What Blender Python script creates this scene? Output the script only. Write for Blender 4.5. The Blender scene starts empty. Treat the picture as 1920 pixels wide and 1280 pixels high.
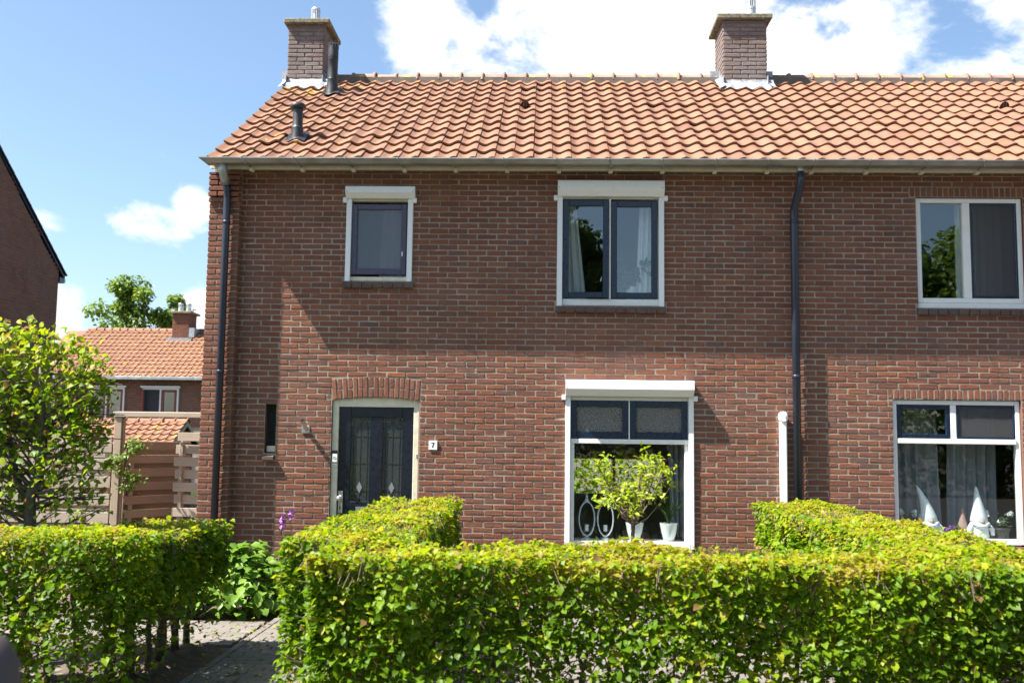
import bpy, math, random
import numpy as np
from mathutils import Matrix, Vector
rng = np.random.default_rng(7); random.seed(7)
S = bpy.context.scene
COL = S.collection
# ------------------------------------------------------------------ camera
CAM_YAW, CAM_PITCH, CAM_ROLL = 0.031096, 0.098402, 0.012806
cy, sy, cp, sp = math.cos(CAM_YAW), math.sin(CAM_YAW), math.cos(CAM_PITCH), math.sin(CAM_PITCH)
fw = Vector((-sy*cp, cy*cp, sp)); rt0 = Vector((cy, sy, 0)); up0 = rt0.cross(fw)
cr, sr = math.cos(CAM_ROLL), math.sin(CAM_ROLL)
rt = rt0*cr + up0*sr; up = up0*cr - rt0*sr
cd = bpy.data.cameras.new('camera'); cam = bpy.data.objects.new('camera', cd); COL.objects.link(cam)
cam.matrix_world = Matrix(((rt.x, up.x, -fw.x, 0), (rt.y, up.y, -fw.y, -11.022), (rt.z, up.z, -fw.z, 1.7), (0, 0, 0, 1)))
cd.lens = 35.0; cd.sensor_width = 36.0; cd.clip_start = 0.05; cd.clip_end = 600
cd.dof.use_dof = True; cd.dof.focus_distance = 11.0; cd.dof.aperture_fstop = 2.8
S.camera = cam
# ------------------------------------------------------------------ light
SUN_DIR = Vector((1.43, 0.50, -2.10)).normalized()          # direction the light travels
SUN_EL = math.asin(-SUN_DIR.z); SUN_AZ = math.atan2(-SUN_DIR.x, -SUN_DIR.y)
sl = bpy.data.lights.new('sun', 'SUN'); sl.energy = 5.0; sl.angle = math.radians(0.53); sl.color = (1.0, 0.95, 0.86)
so = bpy.data.objects.new('sun', sl); COL.objects.link(so)
so.rotation_euler = SUN_DIR.to_track_quat('-Z', 'Y').to_euler(); so.location = (-20, -8, 30)
W = bpy.data.worlds.new('World'); S.world = W; W.use_nodes = True
S.view_settings.view_transform = 'Standard'; S.view_settings.look = 'None'
S.view_settings.gamma = 1.0; S.view_settings.use_curve_mapping = False
S.view_settings.exposure = 1.80
SKY_STRENGTH = 0.060

def build_world():
    nt = W.node_tree; nt.nodes.clear(); N = nt.nodes.new; L = nt.links.new
    out = N('ShaderNodeOutputWorld'); bg = N('ShaderNodeBackground'); L(bg.outputs[0], out.inputs[0])
    bg.inputs[1].default_value = SKY_STRENGTH
    sky = N('ShaderNodeTexSky'); sky.sky_type = 'NISHITA'; sky.sun_disc = False
    sky.sun_elevation = SUN_EL; sky.sun_rotation = SUN_AZ; sky.air_density = 1.0; sky.dust_density = 1.6; sky.ozone_density = 1.2
    tc = N('ShaderNodeTexCoord')
    # broad cloud banks (ellipses in direction space) plus general fair-weather cloud
    def blob(c, r, w, prev):
        s = N('ShaderNodeVectorMath'); s.operation = 'SUBTRACT'; L(tc.outputs['Generated'], s.inputs[0]); s.inputs[1].default_value = (c[0], 0, c[1])
        m = N('ShaderNodeVectorMath'); m.operation = 'MULTIPLY'; L(s.outputs[0], m.inputs[0]); m.inputs[1].default_value = (1/r[0], 0, 1/r[1])
        ln = N('ShaderNodeVectorMath'); ln.operation = 'LENGTH'; L(m.outputs[0], ln.inputs[0])
        mr = N('ShaderNodeMapRange'); mr.interpolation_type = 'SMOOTHSTEP'; L(ln.outputs['Value'], mr.inputs[0])
        mr.inputs[1].default_value = 1.35; mr.inputs[2].default_value = 0.35; mr.inputs[3].default_value = 0; mr.inputs[4].default_value = w
        if prev is None: return mr.outputs[0]
        a = N('ShaderNodeMath'); a.operation = 'ADD' if w < 0 else 'MAXIMUM'; L(prev, a.inputs[0]); L(mr.outputs[0], a.inputs[1]); return a.outputs[0]
    b = None
    for c, r, w in (((0.085, 0.40), (0.185, 0.10), .76), ((-0.105, 0.385), (0.066, 0.065), .66), ((-0.04, 0.372), (0.07, 0.05), .64), ((0.245, 0.36), (0.13, 0.09), .54), ((0.30, 0.345), (0.12, 0.03), .46), ((0.36, 0.362), (0.22, 0.08), .53),
                    ((0.37, 0.395), (0.10, 0.03), .55), ((0.325, 0.378), (0.07, 0.035), .55), ((0.50, 0.34), (0.08, 0.07), .48),
                    ((-0.365, 0.198), (0.052, 0.024), .60), ((-0.335, 0.216), (0.026, 0.022), .52), ((-0.462, 0.185), (0.03, 0.02), .5),
                    ((-0.445, 0.11), (0.032, 0.035), .58), ((-0.325, 0.115), (0.03, 0.03), .6), ((-0.75, 0.25), (0.16, 0.08), .5), ((0.8, 0.2), (0.2, 0.1), .5)):
        b = blob(c, r, w, b)
    b = blob((-0.072, 0.413), (0.028, 0.018), -.35, b)
    b = blob((-0.09, 0.372), (0.010, 0.018), -.22, b)
    b = blob((0.365, 0.350), (0.03, 0.016), -.22, b)
    b = blob((0.262, 0.378), (0.02, 0.014), -.22, b)
    mp = N('ShaderNodeMapping'); mp.inputs['Scale'].default_value = (1, 1, 1.5); L(tc.outputs['Generated'], mp.inputs[0])
    nz = N('ShaderNodeTexNoise'); nz.inputs['Scale'].default_value = 9.0; nz.inputs['Detail'].default_value = 9; nz.inputs['Roughness'].default_value = .6
    nz.inputs['Distortion'].default_value = .35; L(mp.outputs[0], nz.inputs['Vector'])
    n3 = N('ShaderNodeTexNoise'); n3.inputs['Scale'].default_value = 30; n3.inputs['Detail'].default_value = 8; n3.inputs['Roughness'].default_value = .65; n3.inputs['Distortion'].default_value = .6; L(mp.outputs[0], n3.inputs['Vector'])
    nm = N('ShaderNodeMath'); nm.operation = 'MULTIPLY_ADD'; L(nz.outputs['Fac'], nm.inputs[0]); nm.inputs[1].default_value = 1.55; nm.inputs[2].default_value = -.52
    nq = N('ShaderNodeMath'); nq.operation = 'MULTIPLY_ADD'; L(n3.outputs['Fac'], nq.inputs[0]); nq.inputs[1].default_value = .5; L(nm.outputs[0], nq.inputs[2])
    a = N('ShaderNodeMath'); a.operation = 'ADD'; L(b, a.inputs[0]); L(nq.outputs[0], a.inputs[1])
    mk = N('ShaderNodeMapRange'); mk.interpolation_type = 'SMOOTHSTEP'; L(a.outputs[0], mk.inputs[0]); mk.inputs[1].default_value = .78; mk.inputs[2].default_value = 1.14
    n2 = N('ShaderNodeTexNoise'); n2.inputs['Scale'].default_value = 5; n2.inputs['Detail'].default_value = 5; L(tc.outputs['Generated'], n2.inputs['Vector'])
    cr_ = N('ShaderNodeValToRGB'); cr_.color_ramp.elements[0].position = .35; cr_.color_ramp.elements[0].color = (5.0, 5.4, 5.9, 1)
    cr_.color_ramp.elements[1].position = .6; cr_.color_ramp.elements[1].color = (6.6, 6.6, 6.6, 1); L(n2.outputs['Fac'], cr_.inputs[0])
    mx = N('ShaderNodeMix'); mx.data_type = 'RGBA'; L(mk.outputs[0], mx.inputs[0]); L(cr_.outputs[0], mx.inputs[7])
    hz = N('ShaderNodeMix'); hz.data_type = 'RGBA'; hz.blend_type = 'MULTIPLY'; hz.inputs[0].default_value = 1; L(sky.outputs[0], hz.inputs[6]); hz.inputs[7].default_value = (1.05, 1.13, 1.15, 1)
    L(hz.outputs[2], mx.inputs[6]); L(mx.outputs[2], bg.inputs[0])
build_world()

# ------------------------------------------------------------------ materials
MATS = {}
def newmat(name):
    m = bpy.data.materials.new(name); m.use_nodes = True; MATS[name] = m
    nt = m.node_tree; return m, nt, nt.nodes, nt.links, nt.nodes['Principled BSDF']
def lin(c): return tuple(((v/255)/12.92 if v/255 <= .04045 else ((v/255+.055)/1.055)**2.4) for v in c)
def ramp(nd, stops):
    r = nd.new('ShaderNodeValToRGB'); e = r.color_ramp.elements
    while len(e) < len(stops): e.new(.5)
    for k, (p_, c) in enumerate(stops): e[k].position = p_; e[k].color = (*c, 1)
    return r
def rnd_value(nd, L):
    """one random number per separate piece, whether the piece is an object or an island of a joined mesh"""
    oi = nd.new('ShaderNodeObjectInfo'); g = nd.new('ShaderNodeNewGeometry')
    m = nd.new('ShaderNodeMath'); m.operation = 'MULTIPLY_ADD'; L.new(g.outputs['Random Per Island'], m.inputs[0]); m.inputs[1].default_value = 7.31; L.new(oi.outputs['Random'], m.inputs[2])
    f = nd.new('ShaderNodeMath'); f.operation = 'FRACT'; L.new(m.outputs[0], f.inputs[0]); return f.outputs[0], g
def noise(nd, L, scale, detail=4, rough=.55, vec=None, dist=0):
    n = nd.new('ShaderNodeTexNoise'); n.inputs['Scale'].default_value = scale; n.inputs['Detail'].default_value = detail; n.inputs['Roughness'].default_value = rough; n.inputs['Distortion'].default_value = dist
    if vec is not None: L.new(vec, n.inputs['Vector'])
    return n
def mixc(nd, L, fac, a, b, mode='MIX'):
    m = nd.new('ShaderNodeMix'); m.data_type = 'RGBA'; m.blend_type = mode
    for i, v in ((0, fac), (6, a), (7, b)):
        if hasattr(v, 'links') or hasattr(v, 'is_linked'): L.new(v, m.inputs[i])
        elif i == 0: m.inputs[0].default_value = v
        else: m.inputs[i].default_value = (*v, 1)
    return m.outputs[2]
def bump(nd, L, b, h, strength=.4, dist=.01):
    bp = nd.new('ShaderNodeBump'); bp.inputs['Strength'].default_value = strength; bp.inputs['Distance'].default_value = dist
    L.new(h, bp.inputs['Height']); L.new(bp.outputs[0], b.inputs['Normal'])
def mrange(nd, L, v, a, b, c=0., d=1.):
    m = nd.new('ShaderNodeMapRange'); L.new(v, m.inputs[0])
    for i, x in enumerate((a, b, c, d)): m.inputs[i+1].default_value = x
    return m.outputs[0]

def simple(name, col, rough=.5, metal=0, nscale=None, namt=.15, bmp=0, spec=.5):
    m, nt, nd, L, b = newmat(name)
    b.inputs['Roughness'].default_value = rough; b.inputs['Metallic'].default_value = metal; b.inputs['Specular IOR Level'].default_value = spec
    if nscale:
        g = nd.new('ShaderNodeNewGeometry'); n = noise(nd, L, nscale, 5, .6, g.outputs['Position'])
        f = mrange(nd, L, n.outputs['Fac'], .3, .7)
        c = mixc(nd, L, f, tuple(v*(1-namt) for v in col), tuple(min(1, v*(1+namt)) for v in col)); L.new(c, b.inputs['Base Color'])
        r = mrange(nd, L, n.outputs['Fac'], .3, .7, rough*.8, min(1, rough*1.2)); L.new(r, b.inputs['Roughness'])
        if bmp: bump(nd, L, b, n.outputs['Fac'], bmp, .004)
    else: b.inputs['Base Color'].default_value = (*col, 1)
    return m

def brick_mat(name, stops, grey=(.165, .118, .10), gamt=.42):
    m, nt, nd, L, b = newmat(name)
    r, g = rnd_value(nd, L); cr_ = ramp(nd, stops); L.new(r, cr_.inputs[0])
    pos = g.outputs['Position']
    n1 = noise(nd, L, 26, 6, .65, pos); n2 = noise(nd, L, 130, 4, .6, pos); n3 = noise(nd, L, 1.3, 3, .5, pos)
    c = mixc(nd, L, mrange(nd, L, n1.outputs['Fac'], .42, .72, 0, gamt), cr_.outputs[0], grey)
    c = mixc(nd, L, mrange(nd, L, n2.outputs['Fac'], .3, .75, 0, .45), c, (.07, .03, .022))
    c = mixc(nd, L, mrange(nd, L, n3.outputs['Fac'], .45, .75, 0, .3), c, grey)
    n6 = noise(nd, L, 3.4, 5, .65, pos, .5); c = mixc(nd, L, mrange(nd, L, n6.outputs['Fac'], .52, .74, 0, .5), c, (.075, .042, .034))
    # white lime specks
    v = noise(nd, L, 48, 2, .4, pos); c = mixc(nd, L, mrange(nd, L, v.outputs['Fac'], .77, .80, 0, .75), c, (.5, .45, .4))
    L.new(c, b.inputs['Base Color']); b.inputs['Roughness'].default_value = .9; b.inputs['Specular IOR Level'].default_value = .25
    h = nd.new('ShaderNodeMath'); h.operation = 'MULTIPLY_ADD'; L.new(n1.outputs['Fac'], h.inputs[0]); h.inputs[1].default_value = 1.0; L.new(n2.outputs['Fac'], h.inputs[2])
    bump(nd, L, b, h.outputs[0], .9, .005)
    return m
RED = [(0, (0.152, 0.05581, 0.0344)), (.3, (0.2, 0.0715, 0.0392)), (.55, (0.228, 0.08197, 0.0432)), (.75, (0.176, 0.07238, 0.0488)), (.9, (0.26, 0.1012, 0.0488)), (1, (0.132, 0.0654, 0.0512))]
brick_mat('red_brick', RED)
brick_mat('chimney_brick', [(0, (0.1763, 0.1411, 0.1326)), (.5, (0.2186, 0.1754, 0.1607)), (1, (0.2045, 0.1296, 0.1085))], (0.2539, 0.2364, 0.233), .7)
brick_mat('dark_brick', [(0, (0.2103, 0.08482, 0.05693)), (.5, (0.2722, 0.1054, 0.06683)), (1, (0.1856, 0.08996, 0.0693))], (0.198, 0.1413, 0.1176))
brick_mat('sill_brick_glaze', [(0, (.085, .058, .050)), (.5, (.12, .075, .06)), (1, (.10, .058, .05))], (.14, .13, .12), .6)
def mortar_mat(name, col):
    m, nt, nd, L, b = newmat(name); g = nd.new('ShaderNodeNewGeometry')
    n = noise(nd, L, 60, 5, .6, g.outputs['Position']); n2 = noise(nd, L, 2.2, 3, .5, g.outputs['Position'])
    c = mixc(nd, L, mrange(nd, L, n.outputs['Fac'], .3, .7), tuple(v*.72 for v in col), tuple(v*1.12 for v in col))
    c = mixc(nd, L, mrange(nd, L, n2.outputs['Fac'], .42, .68, 0, .75), c, tuple(v*.5 for v in col))
    n3 = noise(nd, L, 6.5, 4, .6, g.outputs['Position']); c = mixc(nd, L, mrange(nd, L, n3.outputs['Fac'], .58, .72, 0, .7), c, tuple(min(.6, v*1.45) for v in col))
    L.new(c, b.inputs['Base Color']); b.inputs['Roughness'].default_value = .95; b.inputs['Specular IOR Level'].default_value = .2
    bump(nd, L, b, n.outputs['Fac'], .5, .003)
mortar_mat('mortar', (0.296, 0.256, 0.208)); mortar_mat('dark_mortar', (0.176, 0.152, 0.132))

def tile_mat(name, stops, weather=.5):
    m, nt, nd, L, b = newmat(name)
    r, g = rnd_value(nd, L); cr_ = ramp(nd, stops); L.new(r, cr_.inputs[0]); pos = g.outputs['Position']
    n1 = noise(nd, L, 9, 6, .62, pos); n2 = noise(nd, L, 55, 4, .6, pos); n3 = noise(nd, L, 3.1, 4, .6, pos)
    c = mixc(nd, L, mrange(nd, L, n1.outputs['Fac'], .42, .68, 0, weather), cr_.outputs[0], (.19, .135, .105))
    c = mixc(nd, L, mrange(nd, L, n2.outputs['Fac'], .35, .75, 0, .40), c, (.17, .07, .04))
    n4 = noise(nd, L, 17, 5, .7, pos); c = mixc(nd, L, mrange(nd, L, n4.outputs['Fac'], .55, .70, 0, .65), c, (.115, .085, .07))
    # yellow lichen, thicker towards the ridge and the verge
    sep = nd.new('ShaderNodeSeparateXYZ'); L.new(pos, sep.inputs[0])
    lz = mrange(nd, L, sep.outputs['Z'], 6.2, 6.95, 0, .13)
    lx = mrange(nd, L, sep.outputs['X'], -2.0, -3.2, 0, .10)
    ad = nd.new('ShaderNodeMath'); ad.operation = 'ADD'; L.new(lz, ad.inputs[0]); L.new(lx, ad.inputs[1])
    n5 = noise(nd, L, 7, 5, .6, pos); s = nd.new('ShaderNodeMath'); s.operation = 'ADD'; L.new(n5.outputs['Fac'], s.inputs[0]); L.new(ad.outputs[0], s.inputs[1])
    c = mixc(nd, L, mrange(nd, L, s.outputs[0], .72, .77, 0, .85), c, (.46, .29, .03))
    L.new(c, b.inputs['Base Color']); b.inputs['Roughness'].default_value = .72; b.inputs['Specular IOR Level'].default_value = .35
    bump(nd, L, b, n2.outputs['Fac'], .35, .003)
TIL = [(0, (0.167, 0.07158, 0.03833)), (.3, (0.2153, 0.1, 0.05334)), (.55, (0.1927, 0.08492, 0.04765)), (.8, (0.2377, 0.1183, 0.06471)), (1, (0.1381, 0.05945, 0.03522))]
tile_mat('clay_tile', TIL); tile_mat('clay_tile_orange', [(0, (0.1982, 0.08476, 0.04234)), (.5, (0.2366, 0.109, 0.05746)), (1, (0.1706, 0.07265, 0.04113))], .3)
tile_mat('ridge_clay', [(0, (0.202, 0.1082, 0.07938)), (.5, (0.2453, 0.1443, 0.1046)), (1, (0.1804, 0.1046, 0.08659))], .9)

simple('white_paint', (0.6708, 0.6708, 0.645), .35, nscale=9, namt=.05)
simple('cream_paint', (0.594, 0.558, 0.432), .5, nscale=14, namt=.12)
simple('shutter_white', (0.688, 0.6966, 0.7052), .32, nscale=20, namt=.03)
simple('navy_paint', (.004, .006, .014), .3, nscale=25, namt=.3)
simple('navy_blue_paint', (.004, .014, .036), .3, nscale=25, namt=.2)
simple('plum_paint', (.045, .040, .075), .32, nscale=25, namt=.2)
simple('pipe_navy', (.018, .023, .042), .35, nscale=8, namt=.15)
simple('zinc', (0.32, 0.336, 0.328), .42, .55, nscale=6, namt=.22)
simple('lead', (0.288, 0.304, 0.328), .55, .25, nscale=18, namt=.3, bmp=.3)
simple('vent_black', (.017, .018, .020), .45, nscale=14, namt=.3)
simple('white_plastic', (.82, .82, .80), .3)
simple('black_plastic', (.01, .01, .012), .2)
simple('steel', (.62, .62, .62), .28, .9)
simple('alu_dull', (.55, .56, .57), .4, .6); simple('lantern_grey', (.62, .63, .64), .45)
simple('plaster', (.62, .60, .56), .9)
simple('floor_wood', (.22, .14, .08), .5)
simple('curtain_white', (.78, .78, .76), .9)
simple('curtain_grey', (.30, .31, .32), .9)
simple('ceramic_white', (.86, .86, .84), .25)
simple('pot_dark', (.07, .06, .058), .6)
simple('gnome_white', (.82, .84, .82), .9, nscale=60, namt=.12, bmp=.5)
simple('gnome_pink', (.42, .26, .22), .9, nscale=60, namt=.12, bmp=.5)
simple('gnome_skin', (.5, .34, .25), .8)
simple('terracotta', (.30, .11, .06), .8, nscale=15, namt=.2)
simple('bark', (.095, .078, .062), .9, nscale=35, namt=.45, bmp=.8)
simple('twig', (.15, .105, .078), .9, nscale=40, namt=.4)
simple('soil', (.075, .055, .040), .95, nscale=14, namt=.5, bmp=1.0)
simple('asphalt', (.055, .055, .056), .9, nscale=40, namt=.25, bmp=.4)
simple('flower_purple', (.34, .12, .42), .7); simple('flower_white', (.75, .76, .70), .7)
simple('bollard_brown', (.07, .05, .045), .7, nscale=12, namt=.3)
simple('red_paint', (.16, .03, .025), .4)
simple('diamond_glass', (.16, .18, .19), .3); simple('dark_room', (.03, .033, .04), .8)
simple('digit_black', (.012, .012, .012), .4)
simple('slot_dark', (.02, .014, .012), .8)

def concrete_lichen():
    m, nt, nd, L, b = newmat('cap_concrete'); g = nd.new('ShaderNodeNewGeometry'); pos = g.outputs['Position']
    n = noise(nd, L, 22, 6, .7, pos); n2 = noise(nd, L, 6, 4, .6, pos)
    c = mixc(nd, L, mrange(nd, L, n.outputs['Fac'], .35, .68), (.055, .055, .035), (.27, .25, .19))
    c = mixc(nd, L, mrange(nd, L, n2.outputs['Fac'], .55, .70, 0, .7), c, (.30, .23, .045))
    L.new(c, b.inputs['Base Color']); b.inputs['Roughness'].default_value = .95; bump(nd, L, b, n.outputs['Fac'], .8, .006)
concrete_lichen()
def wood_mat(name, a, c2):
    m, nt, nd, L, b = newmat(name); r, g = rnd_value(nd, L)
    mp = nd.new('ShaderNodeMapping'); mp.inputs['Scale'].default_value = (2.0, 2.0, 34); L.new(g.outputs['Position'], mp.inputs[0])
    n = noise(nd, L, 1.6, 6, .65, mp.outputs[0], 1.2); n2 = noise(nd, L, 5, 3, .5, g.outputs['Position'])
    c = mixc(nd, L, mrange(nd, L, n.outputs['Fac'], .3, .7), a, c2)
    c = mixc(nd, L, mrange(nd, L, r, 0, 1, 0, .35), c, tuple(v*.6 for v in a))
    c = mixc(nd, L, mrange(nd, L, n2.outputs['Fac'], .55, .75, 0, .3), c, (.16, .17, .15))
    L.new(c, b.inputs['Base Color']); b.inputs['Roughness'].default_value = .85; bump(nd, L, b, n.outputs['Fac'], .3, .003)
wood_mat('fence_wood', (0.3306, 0.2663, 0.2066), (0.4225, 0.3615, 0.2854)); wood_mat('gate_wood', (.27, .195, .145), (.36, .265, .20)); wood_mat('gate_wood_shaded', (.15, .105, .075), (.21, .145, .105)); wood_mat('post_wood', (0.3031, 0.2378, 0.1771), (0.4041, 0.3234, 0.2362))
def paver_mat():
    m, nt, nd, L, b = newmat('paver_concrete'); r, g = rnd_value(nd, L)
    cr_ = ramp(nd, [(0, (.125, .113, .10)), (.5, (.165, .147, .128)), (.8, (.145, .125, .113)), (1, (.20, .178, .155))]); L.new(r, cr_.inputs[0])
    n = noise(nd, L, 40, 5, .6, g.outputs['Position']); n2 = noise(nd, L, 1.4, 3, .5, g.outputs['Position'])
    c = mixc(nd, L, mrange(nd, L, n.outputs['Fac'], .35, .7, 0, .4), cr_.outputs[0], (.085, .074, .064))
    c = mixc(nd, L, mrange(nd, L, n2.outputs['Fac'], .5, .7, 0, .4), c, (.085, .078, .066))
    L.new(c, b.inputs['Base Color']); b.inputs['Roughness'].default_value = .9; bump(nd, L, b, n.outputs['Fac'], .5, .004)
paver_mat()

def leaf_mat(name, stops, trans=.42, rough=.38, tint=(1.25, 1.2, .55)):
    m, nt, nd, L, b = newmat(name)
    at = nd.new('ShaderNodeAttribute'); at.attribute_name = 'tint'
    cr_ = ramp(nd, stops); 
    g = nd.new('ShaderNodeNewGeometry'); oi = nd.new('ShaderNodeObjectInfo')
    # leaves that are objects of their own carry no tint: take the object's random number
    sel = nd.new('ShaderNodeMath'); sel.operation = 'MULTIPLY_ADD'; L.new(oi.outputs['Random'], sel.inputs[0]); sel.inputs[1].default_value = 1.0 if name.endswith('single') else 0.0; L.new(at.outputs['Fac'], sel.inputs[2])
    L.new(sel.outputs[0], cr_.inputs[0])
    n = noise(nd, L, 55, 3, .5, g.outputs['Position'])
    c = mixc(nd, L, mrange(nd, L, n.outputs['Fac'], .3, .7, 0, .3), cr_.outputs[0], (.06, .10, .012))
    L.new(c, b.inputs['Base Color']); b.inputs['Roughness'].default_value = rough; b.inputs['Specular IOR Level'].default_value = .22
    tr = nd.new('ShaderNodeBsdfTranslucent'); tc_ = mixc(nd, L, 1.0, c, tint, 'MULTIPLY'); L.new(tc_, tr.inputs[0])
    mx = nd.new('ShaderNodeMixShader'); mx.inputs[0].default_value = trans; L.new(b.outputs[0], mx.inputs[1]); L.new(tr.outputs[0], mx.inputs[2])
    L.new(mx.outputs[0], nd['Material Output'].inputs[0])
leaf_mat('beech_leaf', [(0, (.048, .105, .006)), (.3, (.115, .225, .008)), (.55, (.215, .32, .010)), (.78, (.33, .395, .014)), (.92, (.42, .385, .035)), (1, (.24, .135, .065))], .52, .45, (1.2, 1.2, .4))
leaf_mat('hydrangea_leaf_single', [(0, (0.0935, 0.1955, 0.0255)), (.5, (0.17, 0.306, 0.0425)), (1, (0.255, 0.3825, 0.068))])
leaf_mat('hydrangea_leaf', [(0, (.08, .18, .025)), (1, (.18, .33, .05))])
leaf_mat('lime_leaf_single', [(0, (0.204, 0.323, 0.0255)), (.5, (0.323, 0.408, 0.0425)), (1, (0.425, 0.459, 0.0765))])
leaf_mat('tree_leaf', [(0, (.035, .075, .012)), (.5, (.08, .155, .022)), (1, (.20, .29, .05))])
leaf_mat('house_leaf', [(0, (.03, .07, .02)), (1, (.08, .14, .04))])

def glass_mat(name, ior=1.9, tintc=(.92, .95, .95)):
    m, nt, nd, L, b = newmat(name); nd.remove(b)
    t = nd.new('ShaderNodeBsdfTransparent'); t.inputs[0].default_value = (*tintc, 1)
    gl = nd.new('ShaderNodeBsdfGlossy'); gl.inputs['Roughness'].default_value = 0.0; gl.inputs[0].default_value = (1, 1, 1, 1)
    g = nd.new('ShaderNodeNewGeometry'); n = noise(nd, L, 1.1, 1, .4, g.outputs['Position']); bp = nd.new('ShaderNodeBump'); bp.inputs['Strength'].default_value = .04; bp.inputs['Distance'].default_value = .02
    L.new(n.outputs['Fac'], bp.inputs['Height']); L.new(bp.outputs[0], gl.inputs['Normal'])
    lw = nd.new('ShaderNodeLayerWeight'); lw.inputs[0].default_value = .5
    pw = nd.new('ShaderNodeMath'); pw.operation = 'POWER'; L.new(lw.outputs['Facing'], pw.inputs[0]); pw.inputs[1].default_value = 5
    fr = nd.new('ShaderNodeMath'); fr.operation = 'MULTIPLY_ADD'; L.new(pw.outputs[0], fr.inputs[0]); fr.inputs[1].default_value = .8*(1-ior); fr.inputs[2].default_value = ior
    mx = nd.new('ShaderNodeMixShader'); L.new(fr.outputs[0], mx.inputs[0]); L.new(t.outputs[0], mx.inputs[1]); L.new(gl.outputs[0], mx.inputs[2])
    L.new(mx.outputs[0], nd['Material Output'].inputs[0])
glass_mat('window_glass', .085); glass_mat('living_glass', .04)
def obscure_glass(name, col, fac, scale, strength, rough=.12, trans=.25):
    m, nt, nd, L, b = newmat(name); g = nd.new('ShaderNodeNewGeometry')
    v = nd.new('ShaderNodeTexVoronoi'); v.inputs['Scale'].default_value = scale; L.new(g.outputs['Position'], v.inputs['Vector'])
    n = noise(nd, L, scale*.8, 2, .5, g.outputs['Position']); a = nd.new('ShaderNodeMath'); a.operation = 'ADD'; L.new(v.outputs['Distance'], a.inputs[0]); L.new(n.outputs['Fac'], a.inputs[1])
    b.inputs['Base Color'].default_value = (*col, 1); b.inputs['Roughness'].default_value = rough; b.inputs['Specular IOR Level'].default_value = fac
    bump(nd, L, b, a.outputs[0], strength, .01)
    tr = nd.new('ShaderNodeBsdfTransparent'); mx = nd.new('ShaderNodeMixShader'); mx.inputs[0].default_value = trans; L.new(b.outputs[0], mx.inputs[1]); L.new(tr.outputs[0], mx.inputs[2]); L.new(mx.outputs[0], nd['Material Output'].inputs[0])
obscure_glass('frosted_glass', (.10, .13, .17), 1.0, 130, .25, .25, .45)
obscure_glass('hammered_glass', (.10, .10, .09), 1.0, 75, .9, .12, .1)
obscure_glass('door_glass', (.03, .04, .045), 1.0, 40, .10, .08, .12)
def screen_mat():
    m, nt, nd, L, b = newmat('insect_screen'); b.inputs['Base Color'].default_value = (.06, .06, .065, 1); b.inputs['Roughness'].default_value = .7
    tr = nd.new('ShaderNodeBsdfTransparent'); mx = nd.new('ShaderNodeMixShader'); mx.inputs[0].default_value = .45; L.new(b.outputs[0], mx.inputs[1]); L.new(tr.outputs[0], mx.inputs[2]); L.new(mx.outputs[0], nd['Material Output'].inputs[0])
screen_mat()
def M_(n): return MATS[n]

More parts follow.
